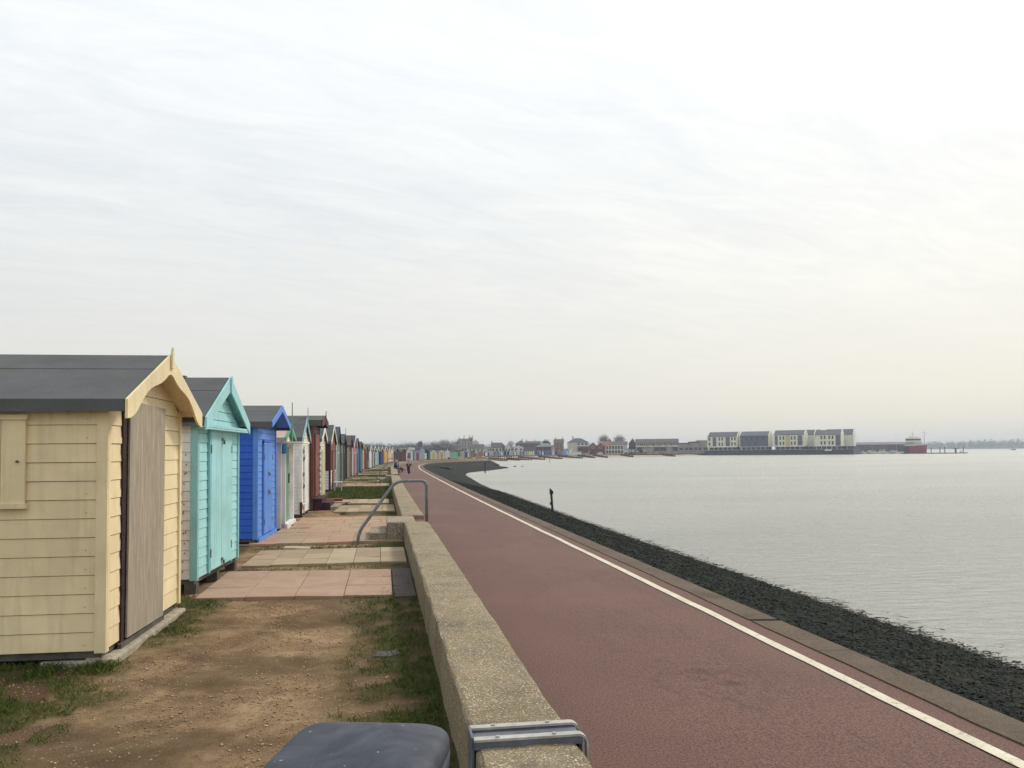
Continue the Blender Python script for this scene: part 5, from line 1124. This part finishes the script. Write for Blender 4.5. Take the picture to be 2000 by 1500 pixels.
# wooded shore far across the water
V_, F_ = [], []; o_ = 0
for k in range(150):
    f_k = (k + rng.random()) / 150; x = 1290 + 900 * f_k; y = 1960 - 330 * f_k; rise = 1 if f_k > .16 else .45 + 3.4 * f_k
    h_ = rng.uniform(17, 26) * rise
    v_, f_ = twigs(150, x, y, h_ * .42, rng.uniform(7, 12), 10, h_ * .60, h_ * .12, 1.2, .1); V_.append(v_); F_.append(f_ + o_); o_ += len(v_)
tag(npmesh('treeline', np.concatenate(V_), np.concatenate(F_), plain('far_wood', (.075, .095, .10), .95, .3, .03)), 'hazy blue-green wooded shore far across the water', 'treeline', kind='stuff')
mb = MB(); mb.hexa([(1150, 1960, -2), (2400, 1520, -2), (2500, 1800, -2), (1200, 2300, -2), (1150, 1962, .7), (2400, 1524, .7), (2500, 1800, 5), (1200, 2300, 5)]); tag(mb.build('far_shore', plain('saltmarsh', (.06, .06, .04), .95, .3, .02)), kind='structure')
# flagpole
t = thing('flagpole', 'tall thin flagpole rising in front of the hotel', 'flagpole', (24.2, 244.5, -.1)); MB().tube([(0, 0, 0), (0, 0, 7.2)], [.09, .045], 8).build('pole', plain('mast_grey', (.12, .12, .14), .6), t); MB().ball((0, 0, 7.25), .1).build('finial', M_WFR, t)
tag(MB().tube([(47, 466, -.2), (47, 466, 7.5)], .10, 6).build('lamp_post', plain('mast_grey', (.12, .12, .14), .6)), 'thin dark lamp post in front of the pale flat-fronted house', 'lamp post')
# ------------------------------------------------------------------ boats and ship
def hull(mb, L, B, H, x0=0, flare=.75, sheer=.25):
    """pointed bow at +x, square stern"""
    st = [(-.5, .78), (-.25, 1), (.05, 1), (.28, .78), (.42, .4), (.5, .03)]
    vs = []; n = len(st)
    for f, w in st:
        sh = sheer * H * max(0, (f + .1)) ** 2 * 3
        vs += [(f * L, -B / 2 * w, H + sh), (f * L * (.96 if f > 0 else 1), -B / 2 * w * flare, -.35), (f * L * (.96 if f > 0 else 1), B / 2 * w * flare, -.35), (f * L, B / 2 * w, H + sh)]
    fs = []
    for i in range(n - 1):
        a, b_ = i * 4, i * 4 + 4
        fs += [(a, a + 1, b_ + 1, b_), (a + 1, a + 2, b_ + 2, b_ + 1), (a + 2, a + 3, b_ + 3, b_ + 2), (a + 3, a, b_, b_ + 3)]
    fs += [(0, 3, 2, 1), tuple((n - 1) * 4 + k for k in range(4))]
    return mb.add(vs, fs)
def boat(lb, x, y, L, B, H, rz, hc, cab=None, mast=0, name='boat', z=-1.12, group='boats moored in the marina', sail=None):
    t = thing(name, lb, 'boat', (x, y, z), R(rz), group); hull(MB(), L, B, H).build('hull', W_(hc), t)
    if cab: 
        c_ = MB().box(-L * .28, L * .12, -B * .32, B * .32, H, H + cab).build('cabin', M_WFR, t); MB().box(-L * .26, L * .122, -B * .325, B * .325, H + cab * .5, H + cab * .8).build('window', M_WIN, c_)
    if mast: MB().tube([(L * .05, 0, H), (L * .05, 0, H + mast)], [.06, .04], 6).build('mast', W_((.5, .5, .48)), t); MB().tube([(L * .05, 0, H + 1), (-L * .4, 0, H + 1.05)], .05, 5).build('boom', W_((.30, .32, .38)), t)
    if sail: MB().prism([(L * .05, -.05, H + .3), (-L * .42, -.05, H + .3), (L * .05, -.05, H + sail)], (0, .05, 0)).build('sail', M_WFR, t)
    return t
boat('white-cabined motor boat nearest the end of the quay', 258, 418, 8, 2.8, 1.1, -25, (.28, .29, .33), 1.2)
boat('white yacht with a tall mast left of the moored fishing boats', 264.5, 425, 8.5, 2.7, 1.0, 160, (.60, .59, .55), .8, 9.5)
boat('pale motor boat with a cream hull in the middle of the marina', 268.5, 416.5, 6.5, 2.3, .9, -40, (.58, .54, .42), 1.0)
boat('dark blue sailing boat moored behind the pale motor boat', 272.5, 425, 8, 2.6, 1.1, 20, (.06, .08, .14), .8, 7)
boat('white fishing boat beside the dark blue sailing boat', 277.5, 422, 7, 2.6, 1.1, -60, (.52, .53, .54), 1.3)
boat('small grey-hulled boat with a raised white bow', 281.5, 420, 6, 2.2, 1.0, 210, (.30, .33, .37), .9)
boat('white boat at the right end of the marina with a thin mast', 286, 423, 8, 2.6, 1.0, -30, (.55, .55, .53), .8, 10)
boat('tiny motor boat alone on the open water, far right', 685, 803.6, 7, 2.4, .9, 10, (.10, .10, .12), 1.1, group=None)
boat('white sailing dinghy with its sail up, drawn up on the beach', 95.5, 409.5, 3.6, 1.5, .5, -10, (.62, .60, .56), None, 3.4, z=.05, group='boats drawn up by the white house', sail=3.2)
boat('white cabin boat parked ashore right of the dinghy', 98.6, 410.5, 4.6, 1.8, .8, 15, (.62, .60, .56), .8, z=.12, group='boats drawn up by the white house'); boat('grey open boat ashore right of the white cabin boat', 103.2, 413, 4.4, 1.7, .7, 170, (.30, .30, .33), None, z=.1, group='boats drawn up by the white house'); boat('small white boat in front of the twin-gabled house', 116.2, 431, 3.4, 1.5, .7, 200, (.62, .60, .56), .5, z=.1, group='boats drawn up by the white house')
# red ship
t = thing('ship', 'red-hulled ship with a white bridge moored beyond the marina', 'ship', (297.5, 421, -1.12), R(-78))
hull(MB(), 14, 5.4, 4.3, sheer=.10).build('hull', plain('ship_red', (.26, .07, .085), .6, .2, .6), t); MB().box(-6.6, 1.2, -2.6, 2.6, 4.28, 4.55).build('deck_rail', M_WFR, t)
s_ = MB().box(-6.2, 1.8, -2.2, 2.2, 4.5, 6.6).build('deckhouse', W_((.52, .52, .50)), t)
for k in range(4): MB().box(-5.8 + 1.8 * k, -5.1 + 1.8 * k, -2.26, -2.15, 5.3, 6.0).build('window', M_WIN, s_)
s_ = MB().box(-5.0, .6, -2.6, 2.6, 6.6, 9.0).build('bridge', M_WFR, t); MB().box(-5.1, .7, -2.66, 2.66, 7.4, 8.2).build('window_band', M_WIN, s_)
for x, z0, z1 in ((-2.4, 9, 12.6), (5.5, 4.5, 13.2)):
    mst = MB().tube([(x, 0, z0), (x, 0, z1)], [.16, .08], 6).build('mast', W_((.42, .36, .34)), t); MB().tube([(x - .2, -1.6, z1 - 1.6), (x + .2, 1.6, z1 - 1.6)], .06, 5).build('yard', W_((.42, .36, .34)), mst)
MB().box(-3.6, -1.2, -1.4, 1.4, 9.0, 9.7).build('radar_house', M_WFR, t)
t = thing('barge', 'dark blue-grey barge moored to the left of the red ship', 'barge', (290.5, 428, -1.12), R(-40)); hull(MB(), 10, 5, 4.1, sheer=0).build('hull', W_((.09, .115, .14)), t); MB().box(-4, 3, -1.8, 1.8, 4.1, 4.5).build('hatch', W_((.10, .12, .14)), t)
# pontoon with piles
t = thing('pontoon', 'long low dark pontoon in front of the red ship', 'pontoon', (292.5, 399.5, -1.12), R(-10)); MB().box(-17.5, 17.5, -.9, .9, -.3, .45).build('deck', W_((.07, .065, .075)), t)
for xx, hh in ((-1.5, 3.2), (3.2, 3.4), (5.8, 3.6), (15.6, 3.6)): MB().tube([(xx, 0, -1.5), (xx, 0, hh)], .2, 7).build('pile', M_TIMB, t)
MB().box(10.4, 13.0, -.5, .5, 2.6, 2.95).build('platform', W_((.14, .14, .16)), t); MB().box(11.2, 11.9, -.3, .3, .45, 2.6).build('leg', W_((.14, .14, .16)), t); MB().box(13.8, 14.8, -.4, .4, .5, 1.4).build('locker', M_WFR, t); MB().box(9, 17.2, -.93, -.9, .0, .25).build('red_fender', W_((.4, .06, .06)), t)
tag(MB().box(15.75, 16.35, 199.7, 200.2, -.05, .65).build('storage_box', W_((.30, .04, .09)), bevel=.04), 'dark red storage box on the wall in front of the mint hut', 'box')

# ------------------------------------------------------------------ people
M_SKIN = plain('skin', (.52, .30, .22), .6, .08, 9)
def skinned(name, verts, edges, mat, parent, sub=2):
    me = bpy.data.meshes.new(name); me.from_pydata([v[:3] for v in verts], edges, []); o = bpy.data.objects.new(name, me); C.objects.link(o); o.parent = parent
    me.materials.append(mat); sk = o.modifiers.new('Skin', 'SKIN'); sk.use_smooth_shade = True
    for i, v in enumerate(verts):
        d = me.skin_vertices[0].data[i]; r_ = v[3]; d.radius = (r_, r_) if not isinstance(r_, tuple) else r_; d.use_root = (i == 0)
    s = o.modifiers.new('Sub', 'SUBSURF'); s.levels = sub; s.render_levels = sub; return o
def lerp3(a, b_, t): return tuple(p + (q - p) * t for p, q in zip(a, b_))
def person(label, loc, rz, J, top, trousers, hairc, shoes, scale=1.0, group=None, hair_long=False, extra=None):
    """J: joints in metres, x to the person's left, -y forward"""
    t = thing('person', label, 'person', loc, rz, group); t.scale = (scale,) * 3
    pe, ch, nk, hd = J['pelvis'], J['chest'], J['neck'], J['head']; V = [(*pe, (.135, .105)), (*lerp3(pe, ch, .5), (.125, .10)), (*ch, (.15, .105)), (*nk, .052), (*hd, (.078, .092)), (hd[0], hd[1] + .0, hd[2] + .085, (.066, .078))]
    E_ = [(0, 1), (1, 2), (2, 3), (3, 4), (4, 5)]
    V.append((hd[0] + J['face'][0] * .10, hd[1] + J['face'][1] * .10, hd[2] - .005, .017)); E_.append((4, len(V) - 1))
    sleeves = []; legs = []
    for s in ('l', 'r'):
        sh, el, wr = J['sh' + s], J['el' + s], J['wr' + s]; b0 = len(V); V += [(*sh, .062), (*el, .043), (*wr, .029)]; E_ += [(2, b0), (b0, b0 + 1), (b0 + 1, b0 + 2)]
        d = Vector(wr) - Vector(el); d.normalize(); side = d.cross(Vector((0, 0, 1)) if abs(d.z) < .8 else Vector((0, 1, 0))).normalized(); palm = Vector(wr) + d * .075; pi = len(V); V.append((*palm, (.034, .02))); E_.append((b0 + 2, pi))
        for q, ln in ((-1.5, .06), (-.5, .075), (.5, .07), (1.5, .055)):
            k = palm + side * q * .019 + d * .035; e_ = k + d * ln * .6 + Vector((0, 0, -.012)); V += [(*k, .009), (*e_, .008)]; E_ += [(pi, len(V) - 2), (len(V) - 2, len(V) - 1)]
        th = Vector(wr) + d * .03 + side * .045; V.append((*th, .011)); E_.append((b0 + 2, len(V) - 1)); V.append((*(th + d * .035), .009)); E_.append((len(V) - 2, len(V) - 1))
        hp, kn, an, to = J['hip' + s], J['kn' + s], J['an' + s], J['to' + s]; b1 = len(V); V += [(*hp, .085), (*kn, .055), (*an, .038), (*to, (.035, .025))]; E_ += [(0, b1), (b1, b1 + 1), (b1 + 1, b1 + 2), (b1 + 2, b1 + 3)]
        sleeves.append((sh, el, lerp3(el, wr, .92))); legs.append((hp, kn, lerp3(kn, an, .95), an, to))
    skinned('body', V, E_, M_SKIN, t)
    v_ = [(*lerp3(pe, ch, -.12), (.165, .13)), (*lerp3(pe, ch, .45), (.155, .125)), (*ch, (.172, .128)), (*lerp3(ch, nk, .75), (.085, .075))]; e_ = [(0, 1), (1, 2), (2, 3)]
    for a, b_, c_ in sleeves: k = len(v_); v_ += [(*a, .078), (*b_, .06), (*c_, .045)]; e_ += [(2, k), (k, k + 1), (k + 1, k + 2)]
    skinned('jacket', v_, e_, top, t)
    v_ = [(*pe, (.15, .12))]; e_ = []
    for hp, kn, a, an, to in legs: k = len(v_); v_ += [(*hp, .105), (*kn, .078), (*a, .068)]; e_ += [(0, k), (k, k + 1), (k + 1, k + 2)]
    skinned('trousers', v_, e_, trousers, t)
    for hp, kn, a, an, to in legs: skinned('shoe', [(an[0], an[1], an[2] - .02, .05), (*lerp3(an, to, .5), (.05, .042)), (*to, (.045, .036))], [(0, 1), (1, 2)], shoes, t)
    f_ = J['face']; mb = MB(); mb.ball((hd[0] - f_[0] * .022, hd[1] - f_[1] * .022, hd[2] + .055), .105, .98, 1.02, 1.0, 12, 8)
    if hair_long: mb.ball((hd[0] - f_[0] * .05, hd[1] - f_[1] * .05, hd[2] - .04), .085, 1, .9, 1.2, 10, 7)
    mb.build('hair', hairc, t, smooth=True)
    return t
def stand(fw=(0, -1)):
    return dict(pelvis=(0, 0, .90), chest=(0, .0, 1.24), neck=(0, -.01, 1.39), head=(0, -.03, 1.48), face=(0, -1), shl=(.17, 0, 1.31), shr=(-.17, 0, 1.31), ell=(.23, .03, 1.05), elr=(-.24, .04, 1.06), wrl=(.20, -.10, .86), wrr=(-.25, -.04, .82),
                hipl=(.09, 0, .86), hipr=(-.09, 0, .86), knl=(.11, -.03, .47), knr=(-.10, -.01, .47), anl=(.12, .03, .08), anr=(-.10, .08, .08), tol=(.13, -.10, .035), tor=(-.11, -.05, .035))
def sit(hand=.0, cross=False):
    J = dict(pelvis=(0, 0, .52), chest=(0, -.05, .86), neck=(0, -.09, 1.01), head=(0, -.13, 1.10), face=(0, -1), shl=(.18, -.06, .94), shr=(-.18, -.06, .94), ell=(.24, -.10, .70), elr=(-.24, -.10, .70), wrl=(.12, -.32, .62), wrr=(-.12, -.32, .62),
             hipl=(.09, -.05, .50), hipr=(-.09, -.05, .50), knl=(.13, -.44, .51), knr=(-.13, -.44, .50), anl=(.14, -.47, .08), anr=(-.13, -.50, .08), tol=(.15, -.61, .035), tor=(-.14, -.64, .035))
    if cross: J.update(knl=(.10, -.46, .52), anl=(-.04, -.86, .26), tol=(-.06, -.98, .32), knr=(-.10, -.46, .50), anr=(-.08, -.70, .08), tor=(-.09, -.84, .04))
    return J
CL = lambda n, c: plain('cloth_' + n, c, .85, .18, 14)
person('woman standing on the promenade in a pale cardigan and dark trousers', (2.16, 69.2, 0), R(-62), stand(), CL('cardigan', (.46, .40, .42)), CL('dark', (.03, .022, .035)), CL('auburn', (.20, .075, .05)), CL('white_shoe', (.6, .58, .56)), 1.0, hair_long=True)
tag(MB().prism([(2.42, 68.98, .74), (2.52, 69.05, .74), (2.52, 69.05, 1.0), (2.42, 68.98, 1.0)], (-.05, .09, 0)).build('handbag', CL('bag', (.36, .33, .31)), bevel=.02), 'grey shoulder bag hanging at the side of the standing woman', 'bag')
person('man in a navy jacket and jeans sitting on the wall', (1.13, 77.9, -.06), R(84), sit(), CL('navy', (.018, .022, .06)), CL('denim', (.06, .10, .20)), CL('greyhair', (.30, .25, .21)), CL('black', (.02, .018, .022)))
person('person with pale hair in dark clothes sitting with crossed legs on the wall', (1.24, 79.4, -.06), R(80), sit(cross=True), CL('darkblue', (.025, .025, .055)), CL('charcoal', (.03, .025, .035)), CL('palehair', (.55, .40, .36)), CL('brown_shoe', (.10, .06, .05)))
person('distant person in an orange top on the bend, left one of two', (24.3, 224.3, 0), R(-20), stand(), CL('orange', (.42, .17, .09)), CL('tan', (.36, .20, .12)), CL('darkhair', (.02, .018, .02)), CL('black', (.02, .018, .022)), .98, 'people far along the promenade')
person('distant person in a magenta jacket on the bend, right one of two', (25.4, 224.0, 0), R(15), stand(), CL('magenta', (.20, .03, .09)), CL('pinktrousers', (.42, .25, .27)), CL('darkhair', (.02, .018, .02)), CL('black', (.02, .018, .022)), 1.0, 'people far along the promenade')
# ------------------------------------------------------------------ haze, light, sky, camera
SUN_AZ, SUN_EL = R(52), R(44)     # azimuth from +Y towards +X
sd = Vector((math.sin(SUN_AZ) * math.cos(SUN_EL), math.cos(SUN_AZ) * math.cos(SUN_EL), math.sin(SUN_EL)))
L = bpy.data.lights.new('sun', 'SUN'); L.energy = 2.1; L.angle = R(10); L.color = (1, .93, .80)
lo = bpy.data.objects.new('sun', L); C.objects.link(lo); lo.rotation_euler = sd.to_track_quat('Z', 'Y').to_euler()

m = bpy.data.materials.new('haze_air'); m.use_nodes = True; nt = m.node_tree
for n in list(nt.nodes):
    if n.type == 'BSDF_PRINCIPLED': nt.nodes.remove(n)
pv = nt.nodes.new('ShaderNodeVolumePrincipled'); pv.inputs['Color'].default_value = (.80, .89, 1, 1); pv.inputs['Density'].default_value = .00033; pv.inputs['Anisotropy'].default_value = .2
nt.links.new(pv.outputs['Volume'], nt.nodes['Material Output'].inputs['Volume'])
mb = MB(); mb.box(-900, 4200, -320, 4200, -4.5, 48); hz = mb.build('haze', m); tag(hz, kind='stuff')

w = bpy.data.worlds.new('World'); S.world = w; w.use_nodes = True; nt = w.node_tree
bg = nt.nodes['Background']; out = nt.nodes['World Output']
sky = N(nt, 'ShaderNodeTexSky', sky_type='NISHITA', sun_disc=False); sky.sun_elevation = SUN_EL; sky.sun_rotation = SUN_AZ
sky.air_density = 1; sky.dust_density = 3
nt.links.new(sky.outputs['Color'], bg.inputs['Color']); bg.inputs['Strength'].default_value = .09
tc = N(nt, 'ShaderNodeTexCoord'); D = tc.outputs['Generated']
sx = N(nt, 'ShaderNodeSeparateXYZ'); nt.links.new(D, sx.inputs[0])
zc = math_n(nt, 'MAXIMUM', sx.outputs[2], 0.0)
den = math_n(nt, 'ADD', zc, .10)
cx = N(nt, 'ShaderNodeCombineXYZ'); nt.links.new(math_n(nt, 'DIVIDE', sx.outputs[0], den), cx.inputs[0]); nt.links.new(math_n(nt, 'DIVIDE', sx.outputs[1], den), cx.inputs[1])
def cl(scale, rot, sc_, det, rough, dist):
    m1 = N(nt, 'ShaderNodeMapping'); m1.inputs['Rotation'].default_value = (0, 0, R(rot)); mp = N(nt, 'ShaderNodeMapping'); mp.inputs['Scale'].default_value = scale
    nt.links.new(cx.outputs[0], m1.inputs['Vector']); nt.links.new(m1.outputs['Vector'], mp.inputs['Vector']); return noise_n(nt, mp.outputs['Vector'], sc_, det, rough, dist)
n1 = cl((.55, 1.5, 1), -24, 1.0, 7, .58, .8); n2 = cl((.4, .7, 1), -40, .55, 5, .5, .6); n3 = cl((1.2, 3.2, 1), -20, 1.9, 7, .66, 1.1)
base = ramp(nt, zc, [(0.0, (.78, .735, .64)), (.05, (.795, .765, .685)), (.16, (.825, .822, .79)), (.30, (.87, .89, .895)), (.46, (.965, .995, 1.02)), (1.0, (.86, .90, .96))])
cn = math_n(nt, 'ADD', math_n(nt, 'MULTIPLY', n1, .45), math_n(nt, 'MULTIPLY', n3, .55))
fade = ramp(nt, zc, [(.06, 0.0), (.26, 1.0)])
grey = ramp(nt, cn, [(.38, (.91, .928, .958)), (.50, (.98, .985, .99)), (.62, (1.05, 1.046, 1.035))])
soft = ramp(nt, n2, [(.35, (.95, .965, .985)), (.65, (1.045, 1.04, 1.03))])
k = mix(nt, 1.0, base, mix(nt, fade, (1, 1, 1), grey), 'MULTIPLY'); k = mix(nt, 1.0, k, mix(nt, fade, (1, 1, 1), soft), 'MULTIPLY')
dt = N(nt, 'ShaderNodeVectorMath', operation='DOT_PRODUCT'); nt.links.new(D, dt.inputs[0]); dt.inputs[1].default_value = sd
gl = math_n(nt, 'POWER', math_n(nt, 'MAXIMUM', dt.outputs['Value'], 0.0), 3.5)
glc = mix(nt, gl, (0, 0, 0), (.22, .175, .075))
k = mix(nt, 1.0, k, glc, 'ADD')
bg2 = N(nt, 'ShaderNodeBackground'); nt.links.new(k, bg2.inputs['Color']); bg2.inputs['Strength'].default_value = 1.0
ms = N(nt, 'ShaderNodeMixShader'); ms.inputs[0].default_value = .90
nt.links.new(bg.outputs[0], ms.inputs[1]); nt.links.new(bg2.outputs[0], ms.inputs[2]); nt.links.new(ms.outputs[0], out.inputs['Surface'])

cam = bpy.data.cameras.new('camera'); co = bpy.data.objects.new('camera', cam); C.objects.link(co)
yaw, pit, rol = R(9.0), R(2.4), R(.5)
f = Vector((math.sin(yaw) * math.cos(pit), math.cos(yaw) * math.cos(pit), math.sin(pit))); r = Vector((math.cos(yaw), -math.sin(yaw), 0)); u = r.cross(f)
r2 = r * math.cos(rol) - u * math.sin(rol); u2 = u * math.cos(rol) + r * math.sin(rol)
M = Matrix((r2, u2, -f)).transposed().to_4x4(); M.translation = (0, 0, 1.88); co.matrix_world = M
cam.sensor_width = 36; cam.lens = 28.8; cam.shift_y = .0326; cam.clip_start = .05; cam.clip_end = 9000
S.camera = co
S.view_settings.view_transform = 'Standard'; S.view_settings.look = 'None'; S.view_settings.exposure = .10; S.view_settings.gamma = 1
S.render.engine = 'CYCLES'; S.cycles.use_denoising = True; S.cycles.max_bounces = 6; S.cycles.volume_bounces = 0
try: S.cycles.denoiser = 'OPENIMAGEDENOISE'
except Exception: pass
